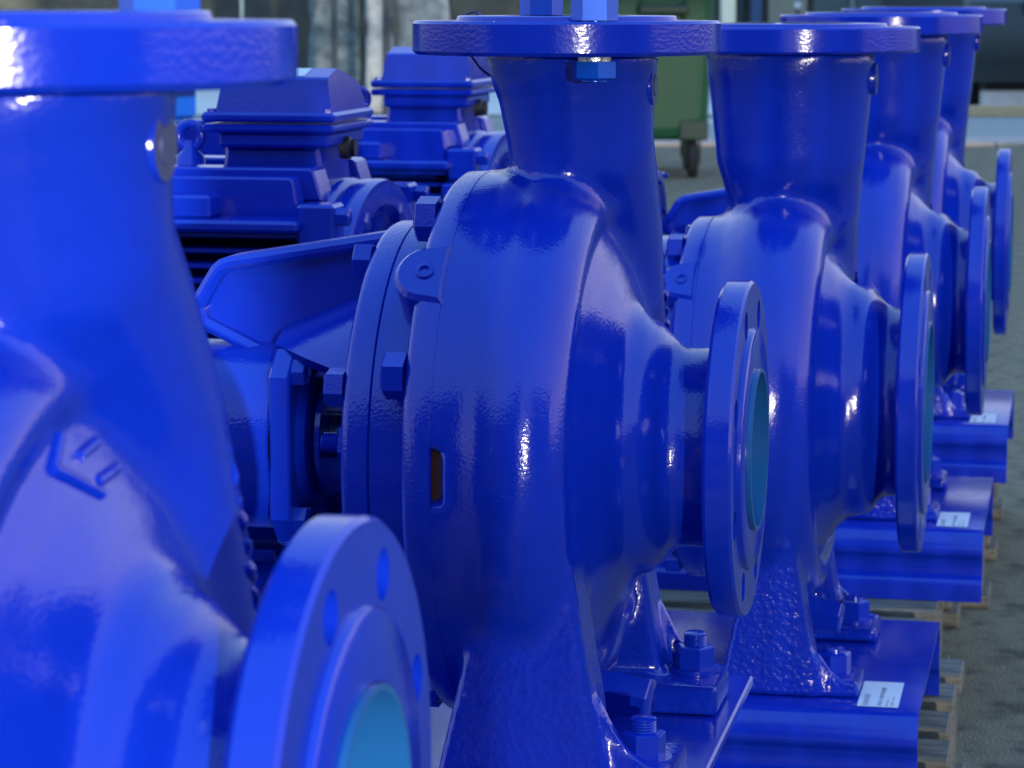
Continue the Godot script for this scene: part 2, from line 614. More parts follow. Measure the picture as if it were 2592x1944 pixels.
# the shipping label on each base plate: a bar code, a bold line and two fine lines, too small to read
func label_print() -> ImageTexture:
	var im := Image.create(128, 256, false, Image.FORMAT_RGB8)
	im.fill(lin(0.80, 0.83, 0.88))
	var r := RandomNumberGenerator.new()
	r.seed = 4
	var ink := lin(0.10, 0.11, 0.16)
	var grey := lin(0.22, 0.24, 0.28)
	var y := 135
	while y < 246:
		var t := r.randi_range(1, 4)
		im.fill_rect(Rect2i(16, y, 17, t), grey)
		y += t + r.randi_range(1, 3)
	for row in [[62, 13, 62, ink, 3], [88, 8, 158, grey, 2], [103, 9, 146, grey, 2]]:
		y = row[2]
		while y < 246:
			var w := r.randi_range(4, 9)
			if r.randf() < 0.86:
				for k in 4:
					im.fill_rect(Rect2i(row[0] + r.randi_range(0, row[1] - 5), y + r.randi_range(0, 3), r.randi_range(3, row[1] - 4), row[4]), row[3])
				im.fill_rect(Rect2i(row[0], y, row[1], 2), row[3])
			y += w + 1
	return ImageTexture.create_from_image(im)

# hexagon head or nut along local X from x0 to x1
func hex(m: M, xf: Transform3D, x0: float, x1: float, af: float) -> M:
	var r := af / 1.732
	m.lathe(xf, [Vector2(x0, 0.0), Vector2(x0, r), Vector2(x1 - af * 0.06, r), Vector2(x1, r * 0.86), Vector2(x1, 0.0)], 6, 0.0, TAU, false, true)
	return m

func along(at: Vector3, dir: Vector3, spin := 0.0) -> Transform3D:
	var x := dir.normalized()
	var y := (Vector3.UP if absf(x.y) < 0.9 else Vector3.RIGHT)
	var z := x.cross(y).normalized()
	y = z.cross(x)
	return Transform3D(Basis(x, y, z).rotated(x, spin), at)

func threaded(m: M, xf: Transform3D, x0: float, x1: float, r: float) -> M:
	var prof := [Vector2(x0, r)]
	var x := x0
	while x < x1 - 0.002:
		prof.append(Vector2(x + 0.0009, r * 0.9))
		prof.append(Vector2(x + 0.0018, r))
		x += 0.0018
	prof.append(Vector2(x1 - 0.001, r))
	prof.append(Vector2(x1, r * 0.82))
	prof.append(Vector2(x1, 0.0))
	return m.lathe(xf, prof, 16)


# ---------------------------------------------------------------- the pumps
func make_casing(big: bool) -> Array:
	var c := Casing.new()
	c.noise.frequency = 28.0
	c.noise.fractal_octaves = 2
	c.noise.seed = 7 if big else 3
	if big:
		c.table([Vector2(-0.1, -0.02), Vector2(-0.1, 0.172), Vector2(-0.062, 0.1725), Vector2(-0.047, 0.178), Vector2(-0.036, 0.186), Vector2(-0.022, 0.196), Vector2(-0.008, 0.202), Vector2(0.006, 0.203), Vector2(0.02, 0.199), Vector2(0.034, 0.19), Vector2(0.043, 0.179), Vector2(0.047, 0.166), Vector2(0.046, 0.156), Vector2(0.0405, 0.149), Vector2(0.041, 0.143), Vector2(0.05, 0.13), Vector2(0.060, 0.117), Vector2(0.068, 0.110), Vector2(0.080, 0.109), Vector2(0.088, 0.1055), Vector2(0.093, 0.098), Vector2(0.099, 0.0905), Vector2(0.112, 0.0895), Vector2(0.122, 0.096), Vector2(0.14, 0.096), Vector2(0.14, -0.02)])
		c.neck = [Vector4(0.004, 0.335, 0, 0.0795), Vector4(0.004, 0.318, 0, 0.0785), Vector4(0.005, 0.24, 0.0, 0.0705), Vector4(0.007, 0.195, -0.022, 0.0635), Vector4(0.009, 0.15, -0.068, 0.0565), Vector4(0.010, 0.11, -0.098, 0.052), Vector4(0.010, 0.0, -0.15, 0.046)]
		c.neck_top = 0.332
		c.R = 0.203
		c.grow = 0.014
		c.hb = 0.254
		c.zc = 0.130
		c.zh = 0.025
		c.padh = 0.0145
		c.lip_rise = 0.024
		c.lip_wide = 0.034
		c.webl = [-0.982, 0.19, -0.0092]
		c.webr = [0.985, 0.17, 0.0091]
		c.padx = 0.0875
		c.bore = 0.076
		c.clip = -0.075
		c.xend = 0.1245
		return c.mesh(Vector3(-0.075, -0.262, -0.235), Vector3(0.13, 0.336, 0.212), 0.0042)
	c.table([Vector2(-0.1, -0.02), Vector2(-0.1, 0.1785), Vector2(-0.04, 0.1785), Vector2(-0.031, 0.1775), Vector2(-0.0245, 0.1755), Vector2(-0.0205, 0.1748), Vector2(-0.0165, 0.1757), Vector2(-0.008, 0.1783), Vector2(0.002, 0.179), Vector2(0.0115, 0.1765), Vector2(0.0205, 0.1705), Vector2(0.0265, 0.1635), Vector2(0.0298, 0.157), Vector2(0.0298, 0.1515), Vector2(0.0268, 0.1468), Vector2(0.0268, 0.1425), Vector2(0.0298, 0.136), Vector2(0.0352, 0.121), Vector2(0.0425, 0.104), Vector2(0.0475, 0.0915), Vector2(0.052, 0.0862), Vector2(0.060, 0.0825), Vector2(0.068, 0.0755), Vector2(0.0745, 0.0668), Vector2(0.082, 0.0645), Vector2(0.096, 0.0655), Vector2(0.104, 0.0685), Vector2(0.12, 0.0685), Vector2(0.14, 0.0685), Vector2(0.14, -0.02)])
	c.neck = [Vector4(0.0043, 0.27, 0, 0.058), Vector4(0.0043, 0.252, 0, 0.0548), Vector4(0.006, 0.238, 0, 0.0515), Vector4(0.0083, 0.20, -0.006, 0.0478), Vector4(0.0098, 0.172, -0.034, 0.0452), Vector4(0.011, 0.135, -0.07, 0.0418), Vector4(0.0115, 0.09, -0.1, 0.0392), Vector4(0.0115, 0.04, -0.127, 0.038), Vector4(0.008, -0.02, -0.142, 0.034)]
	c.neck_top = 0.2575
	c.R = 0.179
	c.grow = 0.012
	c.hb = 0.2
	c.zc = 0.124
	c.zh = 0.024
	c.webl = [-0.974, 0.2266, 0.0108]
	c.webr = [0.987, 0.161, 0.0212]
	c.padx = 0.0915
	c.bore = 0.0515
	c.clip = -0.0585
	c.xend = 0.1095
	c.slot = true
	small_casing = c
	return c.mesh(Vector3(-0.062, -0.207, -0.212), Vector3(0.114, 0.262, 0.188), 0.0032)

func make_pump(big: bool) -> Node3D:
	var root := Node3D.new()
	var s := 1.06 if big else 1.0
	var y0 := 0.337 if big else 0.283        # shaft above the frame's underside
	var hb := 0.254 if big else 0.2
	var at := Vector3(0, y0, 0)
	var T := Transform3D()
	var cast := make_casing(big)
	var cs := obj("casing", cast[0], mats.paint_cast, root, at)
	obj("foot", cast[1], mats.paint_sandy if big else mats.paint_foot, root, at)
	obj("foot", cast[2], mats.paint_sandy if big else mats.paint_foot, root, at)
	# --- suction flange
	var sf: MeshInstance3D
	var df: MeshInstance3D
	var updown := Transform3D(Basis(Vector3(0, 1, 0), Vector3(0, 0, 1), Vector3(1, 0, 0)), Vector3.ZERO)   # local X becomes up
	if big:
		sf = obj("suction_flange", M.new().flange(T, 0.1172, 0.1362, 0.1425, 0.0765, 0.106, 0.003, 8, 0.1225, 0.0115, PI / 8, 0.09), mats.paint, root, at)
		df = obj("discharge_flange", M.new().flange(updown, 0.3297, 0.3537, 0.125, 0.0635, 0.094, 0.003, 8, 0.106, 0.0095, PI / 8, 0.072), mats.paint, root, at)
	else:
		sf = obj("suction_flange", M.new().flange(T, 0.1048, 0.1230, 0.11, 0.053, 0.079, 0.0032, 8, 0.0915, 0.0095, PI / 8, 0.063), mats.paint, root, at)
		df = obj("discharge_flange", M.new().flange(updown, 0.2555, 0.277, 0.10, 0.0405, 0.0715, 0.0032, 8, 0.0815, 0.0092, PI / 8, 0.05), mats.paint, root, at)
	var rb := 0.0755 if big else 0.0515
	var xe := 0.1407 if big else 0.129
	obj("bore_liner", M.new().lathe(T, [Vector2(0.02, rb - 0.002), Vector2(0.06, rb - 0.002), Vector2(xe, rb - 0.0012)], 56, 0, TAU, true).lathe(T, [Vector2(0.1, rb + 0.0012), Vector2(xe, rb + 0.0012), Vector2(xe, rb - 0.0012)], 56), mats.bore, sf)
	obj("impeller_eye", M.new().lathe(T, [Vector2(0.03, rb), Vector2(0.03, 0.02), Vector2(0.05, 0.016), Vector2(0.055, 0.0)], 32), mats.rust, cs)
	var rt := 0.0630 if big else 0.040
	var yt := 0.30 if big else 0.235
	var y1 := 0.356 if big else 0.2795
	obj("bore_liner", M.new().lathe(updown, [Vector2(yt, rt), Vector2(y1, rt)], 40, 0, TAU, true).lathe(updown, [Vector2(yt, 0.0), Vector2(yt, rt)], 40), mats.bore, df)
	# --- gauge boss on the neck
	if big:
		obj("gauge_boss", M.new().lathe(T, [Vector2(0.05, 0.0155), Vector2(0.0845, 0.0148), Vector2(0.085, 0.0145)], 28), mats.paint_cast, cs, Vector3(0, 0.305, 0))
		obj("gauge_plug", M.new().lathe(T, [Vector2(0.085, 0.0145), Vector2(0.085, 0.009), Vector2(0.0858, 0.0085), Vector2(0.0858, 0.0)], 24), mats.machined, cs, Vector3(0, 0.305, 0))
	else:
		obj("gauge_boss", M.new().lathe(T, [Vector2(0.03, 0.015), Vector2(0.05, 0.0135), Vector2(0.0572, 0.0128), Vector2(0.058, 0.0122)], 28), mats.paint_cast, cs, Vector3(0, 0.2355, 0))
		obj("gauge_plug", M.new().lathe(T, [Vector2(0.058, 0.0122), Vector2(0.058, 0.007), Vector2(0.0588, 0.0066), Vector2(0.0588, 0.0)], 24), mats.machined, cs, Vector3(0, 0.2355, 0))
	# --- ragged parting line down the far flank of the throat
	rng.seed = 77
	var line := []
	var fat := []
	for i in 40:
		var t := i / 39.0
		var p := Vector3(0.0495, 0.126 - 0.082 * t, -0.084 - 0.045 * t) if not big else Vector3(0.061, 0.12 - 0.07 * t, -0.085 - 0.04 * t)
		line.append(p + Vector3(rng.randf_range(-0.0012, 0.0012), 0, rng.randf_range(-0.002, 0.002)))
		fat.append(rng.randf_range(0.0008, 0.0036) * (0.4 + 0.6 * sin(PI * t)))
	var seam := M.new().tube(line, fat, 7)
	obj("casting_seam", seam, mats.paint, cs)
	# --- rear cover rings
	var rc := 0.1733 if big else 0.1791
	var xb := -0.0875 if big else -0.0705
	var xc := -0.0665 if big else -0.0508
	var cover := obj("casing_cover", M.new().lathe(T, [Vector2(xb, 0.09), Vector2(xb, rc - 0.009), Vector2(xb + 0.002, rc - 0.004), Vector2(xb + 0.006, rc - 0.0006), Vector2(xc - 0.0006, rc), Vector2(xc, rc - 0.0008), Vector2(xc, rc - 0.006)], 96), mats.paint_rough, root, at)
	var rk := 0.1455 * s
	var xk := -0.1165 * s
	var bf := obj("bracket_flange", M.new().lathe(T, [Vector2(xk, 0.06 * s), Vector2(xk, rk - 0.006), Vector2(xk + 0.0025, rk - 0.0015), Vector2(xk + 0.006, rk), Vector2(xk + 0.0182, rk), Vector2(xk + 0.019, rk - 0.0016), Vector2(xk + 0.0198, rk), Vector2(xb - 0.001, rk + 0.001)], 96), mats.paint_rough, root, at)
	# lugs for the jacking screws
	for a in ([44.0, 224.0] if not big else [46.0, 226.0]):
		var ar := deg_to_rad(90.0 - a)
		var out := Vector3(0, cos(ar), sin(ar))
		var tan := Vector3(1, 0, 0).cross(out)
		var poly := []
		for i in 13:
			var t := PI / 2 + PI * i / 12.0
			poly.append(Vector2(0.0065 + 0.020 * cos(t), 0.021 * sin(t)))
		poly.append(Vector2(0.02, -0.0235))
		poly.append(Vector2(0.02, 0.0235))
		var xf := Transform3D(Basis(Vector3(1, 0, 0), -tan, out), out * (rc - 0.021) + Vector3(xb, 0, 0))
		var lug := obj("jacking_lug", M.new().prism(xf, poly, 0.044, 0.003, 0.7), mats.paint_cast, cover)
		obj("set_screw", M.new().lathe(along(out * (rc + 0.0012) + Vector3(xb + 0.006, 0, 0), out), [Vector2(-0.004, 0.0056), Vector2(0.0012, 0.0056), Vector2(0.0016, 0.005), Vector2(0.0016, 0.0034), Vector2(-0.0012, 0.003), Vector2(-0.0012, 0.0)], 16), mats.bolt_paint, cover)
	for k in 8:
		var a := deg_to_rad(22.5 + 45.0 * k)
		var r1 := rc - 0.0145
		obj("bolt", hex(M.new(), along(Vector3(xb, sin(a) * r1, cos(a) * r1), Vector3(-1, 0, 0), 0.26 * k), 0.0, 0.0145, 0.0255), mats.bolt_paint, cover)
		var r2 := rk - 0.0125
		obj("bolt", hex(M.new(), along(Vector3(xk, sin(a) * r2, cos(a) * r2), Vector3(-1, 0, 0), 0.4 * k + 0.3), 0.0, 0.0125, 0.0215), mats.bolt_paint, bf)
	if not big:
		obj("sight_slot", M.new().box(Vector3(-0.0535, 0.0054, 0.1645), Vector3(0.02, 0.036, 0.012), 0.001), mats.rust, cover)
	# --- bearing bracket with its lantern window
	var br := obj("bearing_bracket", M.new().lathe(T, [Vector2(-0.34, 0.0), Vector2(-0.34, 0.056), Vector2(-0.335, 0.0605), Vector2(-0.26, 0.0605), Vector2(-0.25, 0.0635), Vector2(-0.187, 0.0635), Vector2(-0.186, 0.062)].map(func(q): return q * s), 48), mats.paint_rough, root, at)
	for mid in [0.0, PI]:
		var arm := M.new()
		var st := [Vector2(-0.118, 0.104), Vector2(-0.135, 0.0975), Vector2(-0.16, 0.087), Vector2(-0.186, 0.076), Vector2(-0.1875, 0.0755)]
		for i in st.size() - 1:
			var p: Vector2 = st[i]
			var q: Vector2 = st[i + 1]
			var hp := acos(clampf(lerpf(0.052, 0.066, (-0.118 - p.x) / 0.0695) / p.y, 0.0, 1.0))
			var hq := acos(clampf(lerpf(0.052, 0.066, (-0.118 - q.x) / 0.0695) / q.y, 0.0, 1.0))
			var nn := Vector2(-(p.y - q.y), p.x - q.x).normalized()
			for shell in 2:
				var th := 0.0 if shell == 0 else 0.010
				for j in 20:
					var P := []
					var Q := []
					for e in [[p, hp, 0], [q, hq, 0], [q, hq, 1], [p, hp, 1]]:
						var t: float = mid + lerpf(-e[1], e[1], (j + e[2]) / 20.0)
						P.append(Vector3(e[0].x, cos(t) * (e[0].y - th), sin(t) * (e[0].y - th)) * s)
						Q.append(Vector3(nn.x, cos(t) * nn.y, sin(t) * nn.y) * (1.0 if shell == 0 else -1.0))
					arm.quad(P[0], P[1], P[2], P[3], Q[0], Q[1], Q[2], Q[3])
			for sg in [-1.0, 1.0]:
				var tp: float = mid + sg * hp
				var tq: float = mid + sg * hq
				arm.flat(Vector3(p.x, cos(tp) * p.y, sin(tp) * p.y) * s, Vector3(q.x, cos(tq) * q.y, sin(tq) * q.y) * s, Vector3(q.x, cos(tq) * (q.y - 0.01), sin(tq) * (q.y - 0.01)) * s, Vector3(p.x, cos(tp) * (p.y - 0.01), sin(tp) * (p.y - 0.01)) * s, Vector3(0, -sin(tp) * sg, cos(tp) * sg))
		obj("bracket_arm", arm, mats.paint_cast, br)
	var oct := []
	for q in [[-0.044, -0.065], [0.044, -0.065], [0.062, -0.047], [0.062, 0.047], [0.044, 0.0635], [-0.044, 0.0635], [-0.062, 0.047], [-0.062, -0.047]]:
		oct.append(Vector2(q[0], q[1]) * s)
	var side := Transform3D(Basis(Vector3(0, 0, -1), Vector3(0, 1, 0), Vector3(1, 0, 0)), Vector3.ZERO)   # polygon (z, y), extruded along the shaft
	var bc := obj("bearing_cover", M.new().prism(side.translated(Vector3(-0.1785 * s, 0, 0)), oct, 0.014, 0.0015).lathe(T, [Vector2(-0.172, 0.05), Vector2(-0.166, 0.046), Vector2(-0.164, 0.03), Vector2(-0.164, 0.0)].map(func(q): return q * s), 32), mats.paint, br)
	for q in [[-1, -1], [-1, 1], [1, -1], [1, 1]]:
		obj("bolt", hex(M.new(), along(Vector3(-0.1715, q[0] * 0.049, q[1] * 0.047) * s, Vector3(1, 0, 0), 0.4), 0.0, 0.009, 0.0165), mats.bolt_paint, br)
	obj("shaft", M.new().lathe(T, [Vector2(-0.17, 0.015), Vector2(-0.1, 0.015)].map(func(q): return q * s), 24), mats.machined, br)
	obj("shaft_end", M.new().lathe(T, [Vector2(-0.39, 0.0), Vector2(-0.39, 0.013), Vector2(-0.33, 0.014)].map(func(q): return q * s), 24), mats.machined, br)
	obj("thrower_disc", M.new().lathe(T, [Vector2(-0.161, 0.0), Vector2(-0.161, 0.0405), Vector2(-0.1575, 0.0405), Vector2(-0.1575, 0.0)].map(func(q): return q * s), 40), mats.paint, br)
	obj("gland", M.new().lathe(T, [Vector2(-0.139, 0.0), Vector2(-0.139, 0.034), Vector2(-0.136, 0.037), Vector2(-0.118, 0.037)].map(func(q): return q * s), 36), mats.paint_cast, br)
	for z in [-0.052, 0.052]:
		obj("gland_stud", threaded(hex(M.new(), along(Vector3(-0.118, 0.004, z) * s, Vector3(-1, 0, 0), 0.3), 0.0, 0.021, 0.029), along(Vector3(-0.118, 0.004, z) * s, Vector3(-1, 0, 0)), 0.02, 0.034, 0.0068), mats.bolt_paint, br)
	var rib := [Vector2(-0.118, 0.1345), Vector2(-0.228, 0.1160), Vector2(-0.235, 0.110), Vector2(-0.2485, 0.0885), Vector2(-0.2465, 0.078), Vector2(-0.2, 0.055), Vector2(-0.118, 0.085)]
	obj("rib", M.new().prism(Transform3D(Basis(), Vector3.ZERO), rib.map(func(q): return q * s), 0.012 * s, 0.0, 0.7), mats.paint_flat, br)
	var rim := []
	var outer := [Vector2(-0.116, 0.1392), Vector2(-0.2265, 0.1209), Vector2(-0.2325, 0.1188), Vector2(-0.2375, 0.1145), Vector2(-0.2535, 0.089), Vector2(-0.254, 0.080), Vector2(-0.249, 0.0735), Vector2(-0.186, 0.044)]
	var inner := [Vector2(-0.186, 0.053), Vector2(-0.2405, 0.079), Vector2(-0.2435, 0.086), Vector2(-0.2305, 0.1075), Vector2(-0.2275, 0.1095), Vector2(-0.2235, 0.111), Vector2(-0.116, 0.1292)]
	for q in outer + inner:
		rim.append(q * s)
	obj("rib_rim", M.new().prism(Transform3D(Basis(), Vector3.ZERO), rim, 0.036 * s, 0.0035, 0.7), mats.paint_cast, br)
	obj("bracket_foot", M.new().box(Vector3(-0.285, -hb * 0.5 - 0.025, 0) * 1.0, Vector3(0.05, hb - 0.06, 0.06), 0.004).box(Vector3(-0.285, -hb + 0.0075, 0), Vector3(0.07, 0.015, 0.16), 0.003), mats.paint_cast, br)
	# --- hold-down studs and the drain plug
	var zs := 0.115 if big else 0.119
	var xs := 0.064 if big else 0.0715
	for z in [-zs, zs]:
		var b := along(Vector3(xs, y0 - hb + (0.0145 if big else 0.0215), z), Vector3.UP, 0.35 if z > 0 else 0.9)
		var st := M.new()
		st.lathe(b, [Vector2(0.0, 0.018), Vector2(0.0025, 0.018), Vector2(0.0025, 0.0)], 24)
		hex(st, b, 0.0025, 0.0185 if not big else 0.021, 0.0245 if not big else 0.027)
		if not big:
			threaded(st, b, 0.0185, 0.0275, 0.0082)
		else:
			st.lathe(b, [Vector2(0.021, 0.0095), Vector2(0.024, 0.009), Vector2(0.0245, 0.0)], 16)
		obj("hold_down_nut", st, mats.bolt_paint, root)
	var py := -0.158 if not big else -0.2
	obj("drain_plug", hex(M.new(), along(Vector3(0.026, py, 0.03), Vector3(1, -0.12, 0.1), 0.25), 0.0, 0.038, 0.027), mats.bolt_paint, cs)
	# --- base frame of folded sheet
	var bp := y0 - hb
	var xr := 0.146 if big else 0.104
	var L := 1.15
	var fr: MeshInstance3D
	var zf := 0.198
	if big:
		var half := [Vector2(0.0, 0.0), Vector2(zf - 0.012, 0.0), Vector2(zf - 0.006, -0.0015), Vector2(zf - 0.001, -0.005), Vector2(zf + 0.007, -0.021), Vector2(zf + 0.0085, -0.026), Vector2(zf + 0.007, -0.03), Vector2(zf + 0.003, -0.033), Vector2(zf + 0.0015, -0.037), Vector2(zf + 0.0015, -0.049), Vector2(zf + 0.003, -0.053), Vector2(zf + 0.011, -0.057), Vector2(zf + 0.0145, -0.06), Vector2(zf + 0.0155, -0.066), Vector2(zf + 0.0155, -0.083)]
		var poly := []
		for i in range(half.size() - 1, 0, -1):
			poly.append(Vector2(-half[i].x, half[i].y))
		poly.append_array(half.slice(1))
		for i in range(half.size() - 1, 0, -1):
			poly.append(half[i] + Vector2(-0.005, -0.004 if i < 4 else 0.0))
		for i in range(1, half.size()):
			poly.append(Vector2(-half[i].x + 0.005, half[i].y - (0.004 if i < 4 else 0.0)))
		fr = obj("base_frame", M.new().prism(side.translated(Vector3(xr - L / 2, bp, 0)), poly.map(func(q): return Vector2(-q.x, q.y)), L, 0.0, 0.75), mats.paint_flat, root)
	else:
		fr = obj("base_frame", M.new().box(Vector3(xr - L / 2, bp - 0.004, 0), Vector3(L, 0.008, 2 * zf), 0.0015), mats.paint_flat, root)
		for z in [-0.13, 0.13]:
			obj("channel", M.new().box(Vector3(xr - 0.16 - L / 2, bp - 0.046, z), Vector3(L - 0.1, 0.074, 0.05), 0.003), mats.paint_flat, fr)
	# printed label stuck on the plate
	if big:
		var lb := M.new()
		var yl := bp + 0.0006
		var P := [Vector3(0.0895, yl, 0.0815), Vector3(0.1265, yl, 0.0815), Vector3(0.1265, yl, 0.1755), Vector3(0.0895, yl, 0.1755)]
		lb.flat(P[0], P[1], P[2], P[3], Vector3.UP)
		lb.uv = PackedVector2Array([Vector2(0, 0), Vector2(1, 0), Vector2(1, 1), Vector2(0, 1)])
		obj("printed_label", lb, mats.paper, fr)
	return root

func make_motor() -> MeshInstance3D:
	var T := Transform3D()
	var mo := obj("motor", M.new().lathe(T, [Vector2(-0.42, 0.0), Vector2(-0.42, 0.165), Vector2(-0.07, 0.165)], 64), mats.paint_flat, self)
	obj("end_shield", M.new().lathe(T, [Vector2(-0.028, 0.15), Vector2(-0.028, 0.2), Vector2(-0.024, 0.2045), Vector2(-0.004, 0.2055), Vector2(0.0, 0.2035), Vector2(0.001, 0.198), Vector2(0.001, 0.18), Vector2(-0.012, 0.165), Vector2(-0.016, 0.07), Vector2(0.0, 0.055), Vector2(0.0, 0.0)], 80), mats.paint, mo)
	obj("shield_ring", M.new().lathe(T, [Vector2(-0.056, 0.16), Vector2(-0.055, 0.19), Vector2(-0.05, 0.2), Vector2(-0.043, 0.2055), Vector2(-0.036, 0.2065), Vector2(-0.031, 0.204), Vector2(-0.028, 0.198)], 80), mats.paint, mo)
	for k in 8:
		var a := TAU * k / 8.0 + 0.4
		obj("bolt", hex(M.new(), along(Vector3(-0.012, sin(a) * 0.18, cos(a) * 0.18), Vector3(1, 0, 0), 0.3), 0.0, 0.014, 0.02), mats.bolt_paint, mo)
	obj("fan_cover", M.new().lathe(T, [Vector2(-0.53, 0.0), Vector2(-0.53, 0.15), Vector2(-0.515, 0.178), Vector2(-0.42, 0.187), Vector2(-0.41, 0.18), Vector2(-0.41, 0.15)], 56), mats.paint_flat, mo)
	for sg in [1.0, -1.0]:
		obj("ledge", M.new().box(Vector3(-0.218, 0.1715, sg * 0.092), Vector3(0.364, 0.011, 0.186), 0.003), mats.paint_flat, mo)
		var sh := [Vector2(-0.41, 0.172), Vector2(-0.048, 0.172), Vector2(-0.0545, 0.2105), Vector2(-0.058, 0.2135), Vector2(-0.41, 0.2135)]
		obj("shoulder", M.new().prism(Transform3D(Basis(), Vector3(0, 0, sg * 0.115)), sh, 0.03, 0.002), mats.paint_flat, mo)
		var sh2 := [Vector2(-0.41, 0.19), Vector2(-0.0345, 0.19), Vector2(-0.043, 0.218), Vector2(-0.047, 0.2205), Vector2(-0.41, 0.2205)]
		obj("shoulder", M.new().prism(Transform3D(Basis(), Vector3(0, 0, sg * 0.078)), sh2, 0.044, 0.002), mats.paint_flat, mo)
		obj("nameplate_boss", M.new().box(Vector3(-0.225, 0.1875, sg * 0.14), Vector3(0.2, 0.022, 0.05), 0.003), mats.paint_flat, mo)
		obj("shield_lug", M.new().box(Vector3(-0.023, 0.1725, sg * 0.148), Vector3(0.036, 0.038, 0.04), 0.003), mats.paint, mo)
		obj("shield_lug", M.new().box(Vector3(-0.036, 0.12, sg * 0.16), Vector3(0.018, 0.06, 0.05), 0.003), mats.paint, mo)
		obj("bolt", hex(M.new(), along(Vector3(-0.008, 0.18, sg * 0.158), Vector3(1, 0, 0.1), 0.2), 0.0, 0.016, 0.015), mats.bolt_paint, mo)
		for k in 16:
			var y := 0.1600 - 0.0136 * k
			var zi := sqrt(maxf(0.165 * 0.165 - y * y, 0.0)) - 0.004
			var zo := sqrt(0.2035 * 0.2035 - y * y * 0.8)
			obj("cooling_fin", M.new().box(Vector3(-0.225, y, sg * (zi + zo) / 2), Vector3(0.385, 0.005, zo - zi), 0.001), mats.paint_flat, mo)
		for x in [-0.11, -0.33]:
			obj("motor_foot", M.new().box(Vector3(x, -0.18, sg * 0.15), Vector3(0.07, 0.04, 0.11), 0.004), mats.paint_flat, mo)
		obj("plinth", M.new().box(Vector3(-0.22, -0.228, sg * 0.13), Vector3(0.36, 0.056, 0.1), 0.004), mats.paint_flat, mo)
	var pd := [Vector2(-0.15, 0.19), Vector2(-0.0435, 0.19), Vector2(-0.051, 0.238), Vector2(-0.1445, 0.238)]
	obj("box_pedestal", M.new().prism(Transform3D(), pd, 0.104, 0.004), mats.paint_flat, mo)
	obj("terminal_box", M.new().box(Vector3(-0.0915, 0.2455, 0), Vector3(0.11, 0.015, 0.134), 0.003), mats.paint_flat, mo)
	obj("box_rim", M.new().box(Vector3(-0.095, 0.2565, 0), Vector3(0.1315, 0.008, 0.152), 0.003), mats.paint, mo)
	var lr := obj("lid_rim", M.new().box(Vector3(-0.0945, 0.2672, 0), Vector3(0.1325, 0.0095, 0.154), 0.0038), mats.paint, mo)
	for q in [[-0.152, 0.068], [-0.037, 0.068], [-0.152, -0.068], [-0.037, -0.068]]:
		obj("screw", hex(M.new(), along(Vector3(q[0], 0.2718, q[1]), Vector3.UP, 0.3), 0.0, 0.0035, 0.008), mats.bolt_paint, lr)
	var sec := [Vector2(0.07, 0.2715), Vector2(0.0625, 0.303), Vector2(0.0595, 0.3052), Vector2(0.026, 0.3128), Vector2(0.018, 0.3126), Vector2(-0.049, 0.2985), Vector2(-0.053, 0.296), Vector2(-0.061, 0.2715)]   # (z, y)
	var lid := M.new()
	var ends := []
	for x in [-1.0, 1.0]:
		var row := []
		for q in sec:
			var up: float = (q.y - 0.2715) / 0.04
			row.append(Vector3(-0.0905 + x * (0.0575 - 0.0065 * up), q.y, q.x))
		ends.append(row)
	for i in sec.size():
		var j := (i + 1) % sec.size()
		var nn: Vector3 = ((ends[1][i] - ends[0][i]) as Vector3).cross(ends[0][j] - ends[0][i]).normalized()
		if nn.dot(Vector3(0, (ends[0][i].y + ends[0][j].y) / 2 - 0.285, (ends[0][i].z + ends[0][j].z) / 2)) < 0.0:
			nn = -nn
		lid.flat(ends[0][i], ends[1][i], ends[1][j], ends[0][j], nn)
	for x in 2:
		for i in range(1, sec.size() - 1):
			var nx := Vector3(-1.0 + 2.0 * x, 0.15, 0).normalized()
			lid.tri(ends[x][0], ends[x][i], ends[x][i + 1], nx, nx, nx)
	obj("box_lid", lid, mats.paint_flat, mo)
	obj("cable_gland", M.new().lathe(T, [Vector2(-0.04, 0.011), Vector2(-0.031, 0.011), Vector2(-0.029, 0.0085), Vector2(-0.025, 0.0085), Vector2(-0.025, 0.0)], 20), mats.black, mo, Vector3(0, 0.2355, 0.008))
	obj("lid_sticker", M.new().prism(Transform3D(Basis(Vector3(1, 0, 0), Vector3(0, -0.2263, 0.974).normalized(), Vector3(0, 0.974, 0.2263)), Vector3(-0.085, 0.3092, 0.043)), [Vector2(-0.022, -0.014), Vector2(0.022, -0.014), Vector2(0.022, 0.014), Vector2(-0.022, 0.014)], 0.0012), mats.blank_paper, mo)
	var ring := []
	for i in 21:
		var t := TAU * i / 20.0
		ring.append(Vector3(-0.19 + 0.012 * sin(t), 0.246 - 0.012 * cos(t), 0.02))
	obj("eye_bolt", M.new().tube(ring, 0.005, 8).lathe(along(Vector3(-0.19, 0.214, 0.02), Vector3.UP), [Vector2(0, 0.016), Vector2(0.012, 0.014), Vector2(0.018, 0.008), Vector2(0.028, 0.006)], 16), mats.bolt_paint, mo)
	return mo

